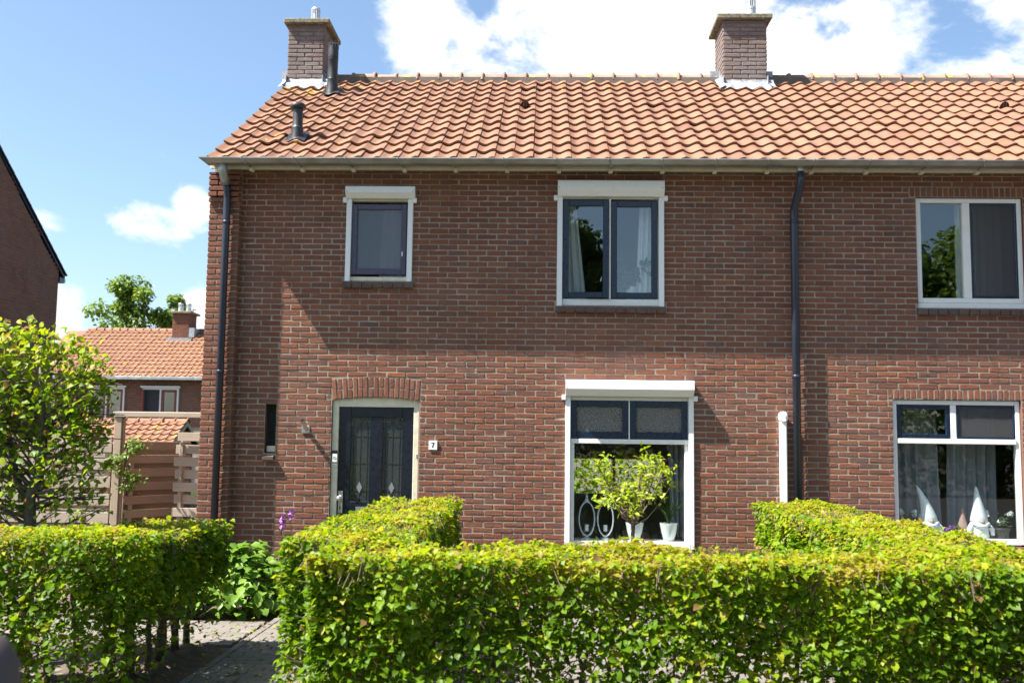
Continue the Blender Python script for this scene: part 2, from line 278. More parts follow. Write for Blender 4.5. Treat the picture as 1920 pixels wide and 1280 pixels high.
# ------------------------------------------------------------------ mesh helpers
class MB:
    def __init__(s): s.v = []; s.f = []
    def add(s, vs, fs):
        o = len(s.v); s.v += [tuple(p_) for p_ in vs]; s.f += [tuple(i+o for i in f) for f in fs]; return s
    def quad(s, a, b, c, d): return s.add((a, b, c, d), ((0, 1, 2, 3),))
    def box(s, x0, x1, y0, y1, z0, z1, c=0.0):
        if c <= 0 or min(x1-x0, y1-y0, z1-z0) < 2.2*c:
            return s.add([(x0, y0, z0), (x1, y0, z0), (x1, y1, z0), (x0, y1, z0), (x0, y0, z1), (x1, y0, z1), (x1, y1, z1), (x0, y1, z1)],
                         [(0, 3, 2, 1), (4, 5, 6, 7), (0, 1, 5, 4), (1, 2, 6, 5), (2, 3, 7, 6), (3, 0, 4, 7)])
        vs = []; idx = {}
        for i, X in enumerate(((x0, 1), (x1, -1))):
            for j, Y in enumerate(((y0, 1), (y1, -1))):
                for k, Z in enumerate(((z0, 1), (z1, -1))):
                    for a in range(3):
                        p_ = [X[0], Y[0], Z[0]]
                        for q, A in enumerate((X, Y, Z)):
                            if q != a: p_[q] = A[0] + A[1]*c
                        idx[i, j, k, a] = len(vs); vs.append(p_)
        fs = []
        for a in range(3):
            o = [q for q in range(3) if q != a]
            for side in (0, 1):
                def key(u, w): 
                    kk = [0, 0, 0]; kk[a] = side; kk[o[0]] = u; kk[o[1]] = w; return idx[kk[0], kk[1], kk[2], a]
                fs.append((key(0, 0), key(1, 0), key(1, 1), key(0, 1)))
        for a in range(3):
            o = [q for q in range(3) if q != a]
            for u in (0, 1):
                for w in (0, 1):
                    def key(t, ax):
                        kk = [0, 0, 0]; kk[a] = t; kk[o[0]] = u; kk[o[1]] = w; return idx[kk[0], kk[1], kk[2], ax]
                    fs.append((key(0, o[0]), key(1, o[0]), key(1, o[1]), key(0, o[1])))
        for i in (0, 1):
            for j in (0, 1):
                for k in (0, 1): fs.append((idx[i, j, k, 0], idx[i, j, k, 1], idx[i, j, k, 2]))
        return s.add(vs, fs)
    def tube(s, pts, rad, n=8, cap=True):
        pts = [Vector(p_) for p_ in pts]; m = len(pts)
        if not hasattr(rad, '__len__'): rad = [rad]*m
        o = len(s.v); prev = None
        for i, p_ in enumerate(pts):
            t = (pts[min(i+1, m-1)] - pts[max(i-1, 0)]); t = t.normalized() if t.length > 1e-9 else Vector((0, 0, 1))
            if prev is None:
                a = Vector((0, 0, 1)) if abs(t.z) < .9 else Vector((1, 0, 0)); u = t.cross(a).normalized()
            else: u = (prev - t*prev.dot(t)).normalized()
            prev = u; w = t.cross(u)
            for k in range(n):
                an = 2*math.pi*k/n; s.v.append(tuple(p_ + (u*math.cos(an) + w*math.sin(an))*rad[i]))
        for i in range(m-1):
            for k in range(n):
                k2 = (k+1) % n; s.f.append((o+i*n+k, o+i*n+k2, o+(i+1)*n+k2, o+(i+1)*n+k))
        if cap: s.f.append(tuple(o+k for k in range(n))[::-1]); s.f.append(tuple(o+(m-1)*n+k for k in range(n)))
        return s
    def lathe(s, prof, c=(0, 0, 0), n=20, bend=None):
        o = len(s.v)
        for r, z in prof:
            for k in range(n):
                an = 2*math.pi*k/n; bx, by = bend(z) if bend else (0, 0)
                s.v.append((c[0]+r*math.cos(an)+bx, c[1]+r*math.sin(an)+by, c[2]+z))
        for i in range(len(prof)-1):
            for k in range(n):
                k2 = (k+1) % n; s.f.append((o+i*n+k, o+i*n+k2, o+(i+1)*n+k2, o+(i+1)*n+k))
        s.f.append(tuple(o+k for k in range(n))[::-1]); s.f.append(tuple(o+(len(prof)-1)*n+k for k in range(n)))
        return s
    def mesh(s, name, mat, smooth=False):
        me = bpy.data.meshes.new(name); me.from_pydata(s.v, [], s.f)
        if mat: me.materials.append(M_(mat) if isinstance(mat, str) else mat)
        if smooth: me.shade_smooth()
        me.update(); return me
    def build(s, name, mat, parent=None, smooth=False, angle=None):
        me = s.mesh(name, mat, smooth)
        if smooth and angle:
            try: me.set_sharp_from_angle(angle=math.radians(angle))
            except Exception: pass
        return link(name, me, parent)
def link(name, me, parent=None):
    o = bpy.data.objects.new(name, me); COL.objects.link(o)
    if parent is not None:
        o.parent = parent
        if parent.type == 'EMPTY': o.matrix_parent_inverse = Matrix.Translation(-parent.location)
    return o
def thing(name, label, cat, loc=(0, 0, 0), group=None):
    o = bpy.data.objects.new(name, None); o.location = loc; o.empty_display_size = .2; COL.objects.link(o)
    o['label'] = label; o['category'] = cat
    if group: o['group'] = group
    return o
def tag(o, label=None, cat=None, group=None, kind=None):
    if label: o['label'] = label
    if cat: o['category'] = cat
    if group: o['group'] = group
    if kind: o['kind'] = kind
    return o
def grid_wall(mb, x0, x1, z0, z1, holes, P):
    """a sheet with rectangular holes; P(x, z) gives the 3-D point"""
    xs = sorted({x0, x1, *[h[0] for h in holes], *[h[1] for h in holes]}); zs = sorted({z0, z1, *[h[2] for h in holes], *[h[3] for h in holes]})
    xs = [x for x in xs if x0 <= x <= x1]; zs = [z for z in zs if z0 <= z <= z1]
    for i in range(len(xs)-1):
        for k in range(len(zs)-1):
            cx, cz = (xs[i]+xs[i+1])/2, (zs[k]+zs[k+1])/2
            if any(h[0] < cx < h[1] and h[2] < cz < h[3] for h in holes): continue
            mb.quad(P(xs[i], zs[k]), P(xs[i+1], zs[k]), P(xs[i+1], zs[k+1]), P(xs[i], zs[k+1]))
def fast_mesh(name, V, quads, mat, tint=None, smooth=False):
    """V (n,3), quads (m,4) or tris (m,3) numpy"""
    me = bpy.data.meshes.new(name); k = quads.shape[1]
    me.vertices.add(len(V)); me.vertices.foreach_set('co', V.astype(np.float32).ravel())
    me.loops.add(quads.size); me.loops.foreach_set('vertex_index', quads.astype(np.int32).ravel())
    me.polygons.add(len(quads)); me.polygons.foreach_set('loop_start', np.arange(0, quads.size, k, dtype=np.int32))
    if tint is not None:
        a = me.attributes.new('tint', 'FLOAT', 'POINT'); a.data.foreach_set('value', tint.astype(np.float32))
    me.materials.append(M_(mat)); me.update(calc_edges=True); me.validate()
    if smooth: me.shade_smooth()
    return me

# ------------------------------------------------------------------ bricks
CO = 0.0625; BL = 0.2205; Z0 = 4.3113                      # course height, brick + joint, one joint line
def brick_shape(l, h, depth=.02, rough=1.0):
    """one hand-formed brick, centred, front face towards -y: 10-point uneven outline, rounded arris, bulging face"""
    hx, hz = l/2, h/2; c = .006
    pts = [(-hx+c, -hz), (0, -hz), (hx-c, -hz), (hx, -hz+c), (hx, hz-c), (hx-c, hz), (0, hz), (-hx+c, hz), (-hx, hz-c), (-hx, -hz+c)]
    J = lambda a: random.uniform(-a, a)*rough
    out = [(x+J(.003), z+J(.0026)) for x, z in pts]
    vs = [(x, depth, z) for x, z in out] + [(x, .0006, z) for x, z in out]
    face = -.0042 + J(.0020); tx, tz = J(.012), J(.02)
    for x, z in out:
        i = .005 + J(.002); X = x - math.copysign(min(i, abs(x)), x) if abs(x) > .01 else x; Zz = z - math.copysign(i, z)
        vs.append((X, face + tx*X*.6 + tz*Zz + J(.0008), Zz))
    fs = []
    for a in (0, 10):
        for k in range(10): k2 = (k+1) % 10; fs.append((a+k, a+k2, a+10+k2, a+10+k))
    fs.append(tuple(20+k for k in range(10)))
    return vs, fs
VAR = {n: [brick_shape(l, h, d) for _ in range(8)] for n, l, h, d in (('stretcher', .2085, .0505, .02), ('header', .098, .0505, .02), ('upright', .0505, .205, .02), ('half_upright', .0505, .098, .02), ('deep', .2085, .0505, .118), ('deep_header', .098, .0505, .118))}
BMESH = {}
def brick_mesh(kind, k, mat):
    key = (kind, k, mat)
    if key not in BMESH:
        mb = MB(); mb.add(*VAR[kind][k]); BMESH[key] = mb.mesh('brick', mat)
    return BMESH[key]
BASE = {'stretcher': (.2085, .0505), 'header': (.098, .0505), 'upright': (.0505, .205), 'half_upright': (.0505, .098), 'deep': (.2085, .0505), 'deep_header': (.098, .0505)}
def course_bricks(x0, x1, z0, z1, holes, shift=0.0, yoff=None, deep=False, phase=0.0):
    """running bond over a rectangle less its openings -> list of (x, y, z, length, height, kind)"""
    res = []; n0 = int(math.floor((Z0-z1)/CO)); n1 = int(math.ceil((Z0-z0)/CO))
    for n in range(n0, n1):
        zt = min(Z0 - n*CO, z1); zb = max(Z0 - (n+1)*CO, z0)
        if zt - zb < .02: continue
        off = shift + (BL/2 if n % 2 else 0) + random.uniform(-.006, .006)
        cuts = [(x0, x1, zb, zt)]
        for h in holes:
            if h[2] < zt-.012 and h[3] > zb+.012:
                new = []
                for a, b, c_, d_ in cuts:
                    if h[1] <= a or h[0] >= b: new.append((a, b, c_, d_)); continue
                    if h[0] > a: new.append((a, h[0], c_, d_))
                    if h[1] < b: new.append((h[1], b, c_, d_))
                    if d_ - h[3] > .022: new.append((max(a, h[0]), min(b, h[1]), h[3], d_))
                    if h[2] - c_ > .022: new.append((max(a, h[0]), min(b, h[1]), c_, h[2]))
                cuts = new
        for a, b, bz0, bz1 in cuts:
            if b - a < .03: continue
            js = [a]; k = math.ceil((a-off)/BL + 1e-6)
            while off + k*BL < b - 1e-6:
                j = off + k*BL + random.uniform(-.004, .004)
                if j - js[-1] > .05 and b - j > .05: js.append(j)
                k += 1
            js.append(b)
            for q in range(len(js)-1):
                xa, xb = js[q], js[q+1]; l = xb - xa - .0115
                if l < .02: continue
                kind = ('deep' if l > .15 else 'deep_header') if deep else ('stretcher' if l > .15 else 'header')
                y = (yoff(zt) if yoff else 0) + random.uniform(-.0012, .0012)
                res.append(((xa+xb)/2 + random.uniform(-.001, .001), y, (bz0+bz1)/2 + random.uniform(-.0012, .0012), l, bz1-bz0-.012, kind))
    return res
def lay_bricks(wall, bricks, mat, nparts, M=Matrix.Identity(4), key=None, partname='brick', restname='brickwork'):
    """the nparts nearest bricks become objects under `wall`, the rest one joined part"""
    if key: bricks = sorted(bricks, key=key)
    VV, FF, o = [], [], 0
    for i, (x, y, z, l, h, kind) in enumerate(bricks):
        k = random.randrange(8); bl, bh = BASE[kind]; fl = random.choice((-1, 1))
        R = Matrix.Rotation(random.uniform(-.006, .006), 4, 'Y')
        T = M @ Matrix.Translation((x, y, z)) @ R @ Matrix.Diagonal((l/bl, 1, h/bh, 1))
        if i < nparts:
            ob = bpy.data.objects.new(partname, brick_mesh(kind, k, mat)); COL.objects.link(ob); ob.parent = wall; ob.matrix_local = T
        else:
            vs, fs = VAR[kind][k]; A = np.array(T); P = np.c_[np.array(vs), np.ones(len(vs))] @ A.T
            VV.append(P[:, :3]); FF += [tuple(j+o for j in f) for f in fs]; o += len(vs)
    if VV:
        me = bpy.data.meshes.new(restname); me.from_pydata(np.concatenate(VV).tolist(), [], FF); me.materials.append(M_(mat)); me.update()
        tag(link(restname, me, wall), kind='stuff')

# ------------------------------------------------------------------ clay roof
def tile_profile(s_): return .0185*math.cos(2*math.pi*(s_-.92)) + (.007*max(0, (s_-.8)/.26) if s_ > .8 else 0)
def tile_shape(pitch, gauge, n=9, jit=1.0):
    ss = np.linspace(-.02, 1.07, n); top, fr, bk = [], [], []
    J = lambda a: random.uniform(-a, a)*jit
    fz, bz = .040+J(.003), .006; wob = J(.006)
    for s_ in ss:
        x = s_*pitch; p_ = tile_profile(s_) + J(.0008)
        top.append((x, wob*s_+J(.0012), fz+p_)); bk.append((x, gauge+.05, bz+p_))
    vs = top + bk; fs = [(i, i+1, n+i+1, n+i) for i in range(n-1)]
    o = len(vs); vs += top; vs += [(x, y+.004, z-.026) for x, y, z in top]           # the thick front lip
    fs += [(o+i+1, o+i, o+n+i, o+n+i+1) for i in range(n-1)]
    o2 = len(vs); vs += [top[0], bk[0], (bk[0][0], bk[0][1], bk[0][2]-.016), (top[0][0], top[0][1]+.004, top[0][2]-.016)]; fs.append((o2, o2+1, o2+2, o2+3))
    o3 = len(vs); vs += [top[-1], bk[-1], (bk[-1][0], bk[-1][1], bk[-1][2]-.016), (top[-1][0], top[-1][1]+.004, top[-1][2]-.016)]; fs.append((o3+3, o3+2, o3+1, o3))
    return vs, fs
def roof_frame(x0, y0, z0, slope):
    a = math.atan(slope); u = Vector((1, 0, 0)); v = Vector((0, math.cos(a), math.sin(a))); n = u.cross(v)
    return Matrix(((u.x, v.x, n.x, x0), (u.y, v.y, n.y, y0), (u.z, v.z, n.z, z0), (0, 0, 0, 1)))
def lay_tiles(roof, M, ncols, nrows, pitch, gauge, mat, nparts, skip=lambda c, r: False, n=9, c0=0, sx=1):
    var = [tile_shape(pitch, gauge, n) for _ in range(7)]; meshes = []
    for vs, fs in var:
        mb = MB(); mb.add(vs, fs); me = mb.mesh('roof_tile', mat, True); meshes.append(me)
    VV, FF, o, cnt = [], [], 0, 0
    bow = [random.uniform(-.006, .006) for _ in range(nrows+1)]
    for r in range(nrows):
        for c in range(ncols):
            if skip(c, r): continue
            k = random.randrange(7)
            lift = random.random() < .05
            T = M @ Matrix.Translation(((c+c0)*pitch + random.uniform(-.003, .003), r*gauge + bow[r] + random.uniform(-.006, .006), .012*(lift) + random.uniform(0, .003))) @ Matrix.Rotation(random.uniform(-.012, .012) + (.03 if lift else 0), 4, 'Y') @ Matrix.Rotation(random.uniform(-.008, .008), 4, 'Z')
            if cnt < nparts:
                ob = bpy.data.objects.new('roof_tile', meshes[k]); COL.objects.link(ob); ob.parent = roof; ob.matrix_local = T; cnt += 1
            else:
                vs, fs = var[k]; P = np.c_[np.array(vs), np.ones(len(vs))] @ np.array(T).T; VV.append(P[:, :3]); FF += [tuple(j+o for j in f) for f in fs]; o += len(vs)
    if VV:
        me = bpy.data.meshes.new('roof_tiles'); me.from_pydata(np.concatenate(VV).tolist(), [], FF); me.materials.append(M_(mat)); me.shade_smooth(); me.update()
        tag(link('roof_tiles', me, roof), kind='stuff')
def ridge_tiles(roof, x0, x1, y, z, pitch, r, mat):
    vs0, fs0 = [], []
    def one():
        mb = MB(); n = 7; L_ = pitch + .03; prof = [(-.012, r), (L_-.055, r), (L_-.05, r+.02), (L_-.03, r+.032), (L_-.008, r+.026), (L_, r+.002)]
        for x, rr in prof:
            for k in range(n):
                an = math.radians(-8 + 196*k/(n-1)); mb.v.append((x, -rr*math.cos(an), rr*math.sin(an)*.9))
        for i in range(len(prof)-1):
            for k in range(n-1): mb.f.append((i*n+k, (i+1)*n+k, (i+1)*n+k+1, i*n+k+1))
        return mb.mesh('ridge_tile', mat, True)
    ms = [one()]
    k = 0
    while x0 + k*pitch < x1 - .02:
        ob = bpy.data.objects.new('ridge_tile', ms[0]); COL.objects.link(ob); ob.parent = roof
        ob.location = (x0+k*pitch, y+random.uniform(-.006, .006), z+random.uniform(-.004, .006)); ob.rotation_euler = (random.uniform(-.03, .03), random.uniform(-.01, .01), random.uniform(-.015, .015)); k += 1

# ------------------------------------------------------------------ the ground
g = MB(); g.quad((-160, -160, -.03), (160, -160, -.03), (160, 160, -.03), (-160, 160, -.03)); tag(g.build('ground', 'soil'), kind='structure')
g = MB(); nx, ny = 60, 60
for j in range(ny+1):
    for i in range(nx+1):
        x, y = -5.2+2.66*i/nx, -5.3+2.60*j/ny; e = min(1, max(0, min(-2.55-x, x+5.2, y+5.3, -2.70-y))/.15); g.v.append((x, y, -.028+e*(.04+.016*math.sin(x*31+y*17)+.012*math.sin(y*43-x*11)+random.uniform(-.008, .008))))
for j in range(ny):
    for i in range(nx): q = j*(nx+1)+i; g.f.append((q, q+1, q+nx+2, q+nx+1))
tag(g.build('soil_bed', 'soil', None, True), kind='structure')
g = MB(); g.quad((-60, -20, -.02), (60, -20, -.02), (60, -8.2, -.02), (-60, -8.2, -.02)); tag(g.build('road', 'asphalt'), kind='structure')
g = MB(); g.box(-60, 60, -8.2, -6.4, -.1, .0); pav = tag(g.build('pavement', 'paver_concrete'), kind='structure')
# paved path and front-garden paving: pavers laid one by one
g = MB()
for x0, x1, y0, y1 in ((-2.5, -1.62, -6.38, -.35), (-6.5, -2.515, -2.68, -1.62), (-6.5, -3.28, -4.1, -2.68), (-.9, 2.3, -4.7, -.25), (3.0, 7.0, -4.7, -.25)):
    g.quad((x0, y0, -.018), (x1, y0, -.018), (x1, y1, -.018), (x0, y1, -.018))
path = tag(g.build('path', 'soil'), kind='structure')
def paver_shape(l, w):
    c = .007; vs = []
    for z, i in ((-.03, 0), (-.006, 0), (0, c)):
        vs += [(-l/2+i, -w/2+i, z), (l/2-i, -w/2+i, z), (l/2-i, w/2-i, z), (-l/2+i, w/2-i, z)]
    fs = [(8, 9, 10, 11)]
    for a in (0, 4):
        for k in range(4): k2 = (k+1) % 4; fs.append((a+k, a+k2, a+4+k2, a+4+k))
    return vs, fs
PV = paver_shape(.198, .098); mb = MB(); mb.add(*PV); PVM = mb.mesh('paver', 'paver_concrete')
pl = []
def pave(x0, x1, y0, y1):
    nr = int((y1-y0)/.103)
    for r in range(nr):
        y = y0 + (r+.5)*.103; off = 0 if r % 2 else .1015
        x = x0 - off
        while x < x1:
            a, b = max(x, x0), min(x+.203, x1)
            if b - a > .03: pl.append(((a+b)/2, y, b-a-.004))
            x += .203
for k in range(58): pl.append((-2.47, -6.3+k*.103+.05, .06))                 # edging course seen end on
pave(-2.435, -1.62, -6.38, -.38); pave(-6.5, -2.53, -2.70, -1.65); pave(-6.5, -3.3, -4.1, -2.70); pave(-.9, 2.3, -4.7, -.28); pave(3.0, 7.0, -4.7, -.28)
pl.sort(key=lambda q: (not (-2.52 < q[0] < -1.5 and q[1] < -1.4 and q[1] > -4.6), (q[0]+1)**2*.15 + (q[1]+11)**2))
VV, FF, o = [], [], 0
for i, (x, y, l) in enumerate(pl):
    T = Matrix.Translation((x, y, random.uniform(-.0025, .0025))) @ Matrix.Rotation(random.uniform(-.01, .01), 4, 'X') @ Matrix.Rotation(random.uniform(-.008, .008), 4, 'Y') @ Matrix.Rotation(random.uniform(-.012, .012), 4, 'Z') @ Matrix.Diagonal((l/.198, 1, 1, 1))
    if i < 300:
        ob = bpy.data.objects.new('paver', PVM); COL.objects.link(ob); ob.parent = path; ob.matrix_local = T
    else:
        P = np.c_[np.array(PV[0]), np.ones(12)] @ np.array(T).T; VV.append(P[:, :3]); FF += [tuple(j+o for j in f) for f in PV[1]]; o += 12
me = bpy.data.meshes.new('pavers'); me.from_pydata(np.concatenate(VV).tolist(), [], FF); me.materials.append(M_('paver_concrete')); tag(link('pavers', me, path), kind='stuff')

# ------------------------------------------------------------------ the terrace: house number 7 and its right-hand neighbour
SL = .63; PARTY = 2.70; EAVE_Y, EAVE_Z = -.42, 4.710; RIDGE_Y = 3.05; RIDGE_Z = EAVE_Z + SL*(RIDGE_Y-EAVE_Y)
house = thing('brick_house', 'red brick end house with navy front door, white roller shutters and number 7 plate', 'house', (-.5, 3, 0), 'brick houses of the terrace')
neigh = thing('brick_house', 'red brick house joined on at the right, gnomes behind its glass, no roller shutters', 'house', (5, 3, 0), 'brick houses of the terrace')
xc = -1.848
def soff(x): return 2.112 + .036*(1-((x-xc)/.49)**2)
H1 = {'w1': (-2.232, -1.478, 3.452, 4.50), 'w2': (.152, 1.341, 3.196, 4.58), 'lw': (.259, 1.661, .55, 2.34), 'door': (-2.335, -1.362, -.06, 2.155), 'slit': (-3.08, -2.955, 1.52, 2.065)}
H2 = {'w3': (4.140, 5.313, 3.203, 4.446), 'rw': (3.829, 5.214, .62, 2.196)}
def front_wall(root, x0, x1, holes, bx, nparts):
    mb = MB(); grid_wall(mb, x0, x1, -.06, 4.74, list(holes.values()), lambda x, z: (x, 0, z))
    w = mb.build('front_wall', 'mortar', root)
    for k, (a, b, c, d) in holes.items():
        rv = MB()
        for q in (((a, 0, c), (a, .12, c), (a, .12, d), (a, 0, d)), ((b, .12, c), (b, 0, c), (b, 0, d), (b, .12, d)), ((a, 0, d), (a, .12, d), (b, .12, d), (b, 0, d)), ((a, .12, c), (a, 0, c), (b, 0, c), (b, .12, c))): rv.quad(*q)
        rv.build('reveal', 'red_brick', w)
    lay_bricks(w, bx, 'red_brick', nparts, key=lambda b: -b[3]*1.0 + .004*((b[0])**2 + (b[2]-1.9)**2) if b[2] > .95 else 9)
    return w
sillb = [(-2.26, -1.46, 3.375, 3.46), (.125, 1.37, 3.118, 3.205)]
bxa = course_bricks(-3.445, 7.2, -.06, 4.72, [*[v for k, v in H1.items() if k != 'door'], (-2.338, -1.359, -.06, 2.12), (-2.345, -1.352, 2.10, 2.366), (-2.232, -1.478, 4.4, 4.51), *sillb, *H2.values(), (3.775, 5.27, 2.196, 2.312), (4.07, 5.37, 4.446, 4.562), (4.11, 5.34, 3.125, 3.21)], shift=.03)
bx = [b for b in bxa if b[0] <= PARTY]; bx2 = [b for b in bxa if b[0] > PARTY]
fw1 = front_wall(house, -3.76, PARTY, H1, bx, 280)
lint = [(3.775, 5.27, 2.196, 2.312), (4.07, 5.37, 4.446, 4.562)]
fw2 = front_wall(neigh, PARTY, 7.2, H2, bx2, 290)
def place_bricks(parent, lst, mat, name):
    for x, y, z, l, h, kind, ang in lst:
        bl, bh = BASE[kind]; ob = bpy.data.objects.new(name, brick_mesh(kind, random.randrange(8), mat)); COL.objects.link(ob); ob.parent = parent
        ob.matrix_local = Matrix.Translation((x, y, z)) @ Matrix.Rotation(ang, 4, 'Y') @ Matrix.Diagonal((l/bl, 1, h/bh, 1))
# flat brick lintels of the neighbour
for a, b, c, d in lint:
    n = int(round((b-a)/.0625)); p_ = (b-a)/n
    place_bricks(fw2, [(a+(i+.5)*p_, random.uniform(-.002, .001), (c+d)/2, p_-.012, d-c-.014, 'half_upright', random.uniform(-.01, .01)) for i in range(n)], 'red_brick', 'lintel_brick')
# shallow arch over the front door: tall bricks alternate with pairs of halves
arch = []; n = 17; p_ = .985/n
for i in range(n):
    x = -2.34 + (i+.5)*p_; s_ = soff(x); t_ = (x-xc); ang = t_*.18
    if i % 2 == 0: arch.append((x + (s_+.115-2.2)*.0, -.002, s_+.118, p_-.011, .228, 'upright', ang))
    else:
        arch += [(x, -.001, s_+.172, p_-.011, .112, 'half_upright', ang), (x, -.001, s_+.055, p_-.011, .10, 'half_upright', ang)]
place_bricks(fw1, arch, 'red_brick', 'arch_brick')
mb = MB(); K = 12
for i in range(K):
    xa, xb = -2.335+.973*i/K, -2.335+.973*(i+1)/K
    mb.quad((xa, 0, soff(xa)), (xb, 0, soff(xb)), (xb, 0, 2.156), (xa, 0, 2.156)); mb.quad((xa, 0, soff(xa)), (xa, .1, soff(xa)), (xb, .1, soff(xb)), (xb, 0, soff(xb)))
mb.build('arch_soffit', 'mortar', fw1)
# projecting brick pier at the left end, with three stepped courses near the top
pier = MB(); pier.box(-3.762, -3.432, -.113, 0.0, -.06, 4.66); pier = pier.build('corner_pier', 'mortar', house)
def ystep(z): return -.115 - (.018*min(3, max(0, int((z-4.30)/CO)+1)) if z > 4.33 else 0)
pb = course_bricks(-3.775, -3.418, -.06, 4.66, [], shift=-3.775+.2205*0+.112, yoff=ystep, deep=True)
lay_bricks(pier, pb, 'red_brick', 20, key=lambda b: b[2] if b[2] > .9 else 9)
# gable and rear walls
mb = MB()
mb.add([(-3.76, 0, -.06), (-3.76, 6.2, -.06), (-3.76, 6.2, 4.70), (-3.76, RIDGE_Y, RIDGE_Z-.04), (-3.76, 0, 4.86)], [(0, 4, 3, 2, 1)])
gw = mb.build('gable_wall', 'mortar', house)
gb = [b for b in course_bricks(-6.2, 0.0, -.06, 6.9, []) if b[2] < RIDGE_Z-.1 - SL*abs(-b[0]-RIDGE_Y) and b[0] < -.02]
lay_bricks(gw, gb, 'red_brick', 0, Matrix.Translation((-3.76, 0, 0)) @ Matrix.Rotation(-math.pi/2, 4, 'Z'))
mb = MB(); grid_wall(mb, -3.76, PARTY, -.06, 4.74, [(.30, 2.10, .75, 1.46)], lambda x, z: (x, 6.2, z)); mb.build('rear_wall', 'red_brick', house)
mb = MB(); grid_wall(mb, PARTY, 7.2, -.06, 4.74, [], lambda x, z: (x, 6.2, z)); mb.build('rear_wall', 'red_brick', neigh)
mb = MB(); mb.add([(7.2, 0, -.06), (7.2, 6.2, -.06), (7.2, 6.2, 4.70), (7.2, RIDGE_Y, RIDGE_Z-.05), (7.2, 0, 4.70)], [(0, 1, 2, 3, 4)]); mb.build('end_wall', 'red_brick', neigh)
# rooms behind the windows
def rooms(root, x0, x1, fronts, rear=[]):
    for nm, z0, z1 in (('room_lining', .02, 2.46), ('upper_room_lining', 2.70, 4.66)):
        hs = [h for h in fronts if z0-.3 < h[2] < z1]; mb = MB()
        hs = [(a, b, max(c, z0), min(d, z1)) for a, b, c, d in hs]
        grid_wall(mb, x0, x1, z0, z1, hs, lambda x, z: (x, .121, z)); grid_wall(mb, x0, x1, z0, z1, rear if z0 < 1 else [], lambda x, z: (x, 6.0, z))
        for x in (x0, x1): mb.quad((x, .121, z0), (x, 6, z0), (x, 6, z1), (x, .121, z1))
        mb.quad((x0, .121, z1), (x1, .121, z1), (x1, 6, z1), (x0, 6, z1)); mb.build(nm, 'plaster', root)
        f = MB(); f.quad((x0, .121, z0-.004), (x1, .121, z0-.004), (x1, 6, z0-.004), (x0, 6, z0-.004)); f.build('floor', 'floor_wood', root)
rooms(house, -.75, 2.66, [H1['lw'], H1['w2']], [(.30, 2.10, .75, 1.46)]); rooms(neigh, 2.74, 7.1, [H2['rw'], H2['w3']])
mb = MB()
for a, b, c, d, dp in ((-2.335, -1.362, -.06, 2.155, 1.6), (-3.08, -2.955, 1.52, 2.065, .8), (-2.232, -1.478, 3.452, 4.50, 2.4)):
    y0, y1 = .121, dp
    for q in (((a, y0, c), (a, y1, c), (a, y1, d), (a, y0, d)), ((b, y0, c), (b, y1, c), (b, y1, d), (b, y0, d)), ((a, y0, d), (a, y1, d), (b, y1, d), (b, y0, d)), ((a, y0, c), (a, y1, c), (b, y1, c), (b, y0, c)), ((a, y1, c), (b, y1, c), (b, y1, d), (a, y1, d))): mb.quad(*q)
mb.build('hall_lining', 'plaster', house)
fr = MB()
for a, b, c, d in ((.30, .36, .75, 1.46), (2.04, 2.1, .75, 1.46), (.36, 2.04, .75, .82), (.36, 2.04, 1.40, 1.46), (1.2, 1.25, .82, 1.40)): fr.box(a, b, 6.03, 6.09, c, d)
fr.build('window', 'white_paint', house)

# ---- roof
def make_roof(root, xa, xb, x0, ncols, nrows_part, skip, nparts):
    mb = MB(); t = .06
    P = lambda x, y, dz: (x, y, EAVE_Z + SL*(y-EAVE_Y) + dz)
    yb = 2*RIDGE_Y - EAVE_Y; Q = lambda x, y, dz: (x, y, EAVE_Z + SL*(yb-y) + dz)
    mb.add([P(xa, EAVE_Y+.06, -.005), P(xb, EAVE_Y+.06, -.005), P(xb, RIDGE_Y, -.005), P(xa, RIDGE_Y, -.005), P(xa, EAVE_Y+.06, -t), P(xb, EAVE_Y+.06, -t), P(xb, RIDGE_Y, -t), P(xa, RIDGE_Y, -t)],
           [(0, 1, 2, 3), (4, 7, 6, 5), (0, 4, 5, 1), (0, 3, 7, 4), (1, 5, 6, 2)])
    mb.add([Q(xa, RIDGE_Y, .03), Q(xb, RIDGE_Y, .03), Q(xb, yb, .03), Q(xa, yb, .03), Q(xa, RIDGE_Y, -t), Q(xb, RIDGE_Y, -t), Q(xb, yb, -t), Q(xa, yb, -t)], [(0, 1, 2, 3), (4, 7, 6, 5), (0, 3, 7, 4), (1, 5, 6, 2), (3, 2, 6, 7)])
    roof = mb.build('roof', 'clay_tile', root)
    lay_tiles(roof, roof_frame(x0, EAVE_Y, EAVE_Z, SL), ncols, 13, .2096, .3151, 'clay_tile', nparts, skip)
    return roof
X0 = -3.705; XS = X0 + 31*.2096
def chim_skip(xl, xr, base):
    return lambda c, r: (r >= 11 and xl+.06 < base+(c+.5)*.2096 < xr-.06) and r > 10 and (r-10.1)*.31*.846 + EAVE_Y > 3.1
roof1 = make_roof(house, -3.74, PARTY, X0, 31, 10, lambda c, r: False, 300)
roof2 = make_roof(neigh, PARTY, 7.2, XS, 20, 13, lambda c, r: False, 260)
ridge_tiles(roof1, -3.12, 2.50, RIDGE_Y, RIDGE_Z+.005, .315, .105, 'ridge_clay'); ridge_tiles(roof2, 3.19, 7.1, RIDGE_Y, RIDGE_Z+.005, .315, .105, 'ridge_clay')
def mortar_bed(roof, a, b):
    mb = MB(); mb.box(a, b, RIDGE_Y-.13, RIDGE_Y+.13, RIDGE_Z-.10, RIDGE_Z+.02); mb.build('ridge_bedding', 'dark_mortar', roof)
mortar_bed(roof1, -3.15, 2.5); mortar_bed(roof2, 3.15, 7.1)
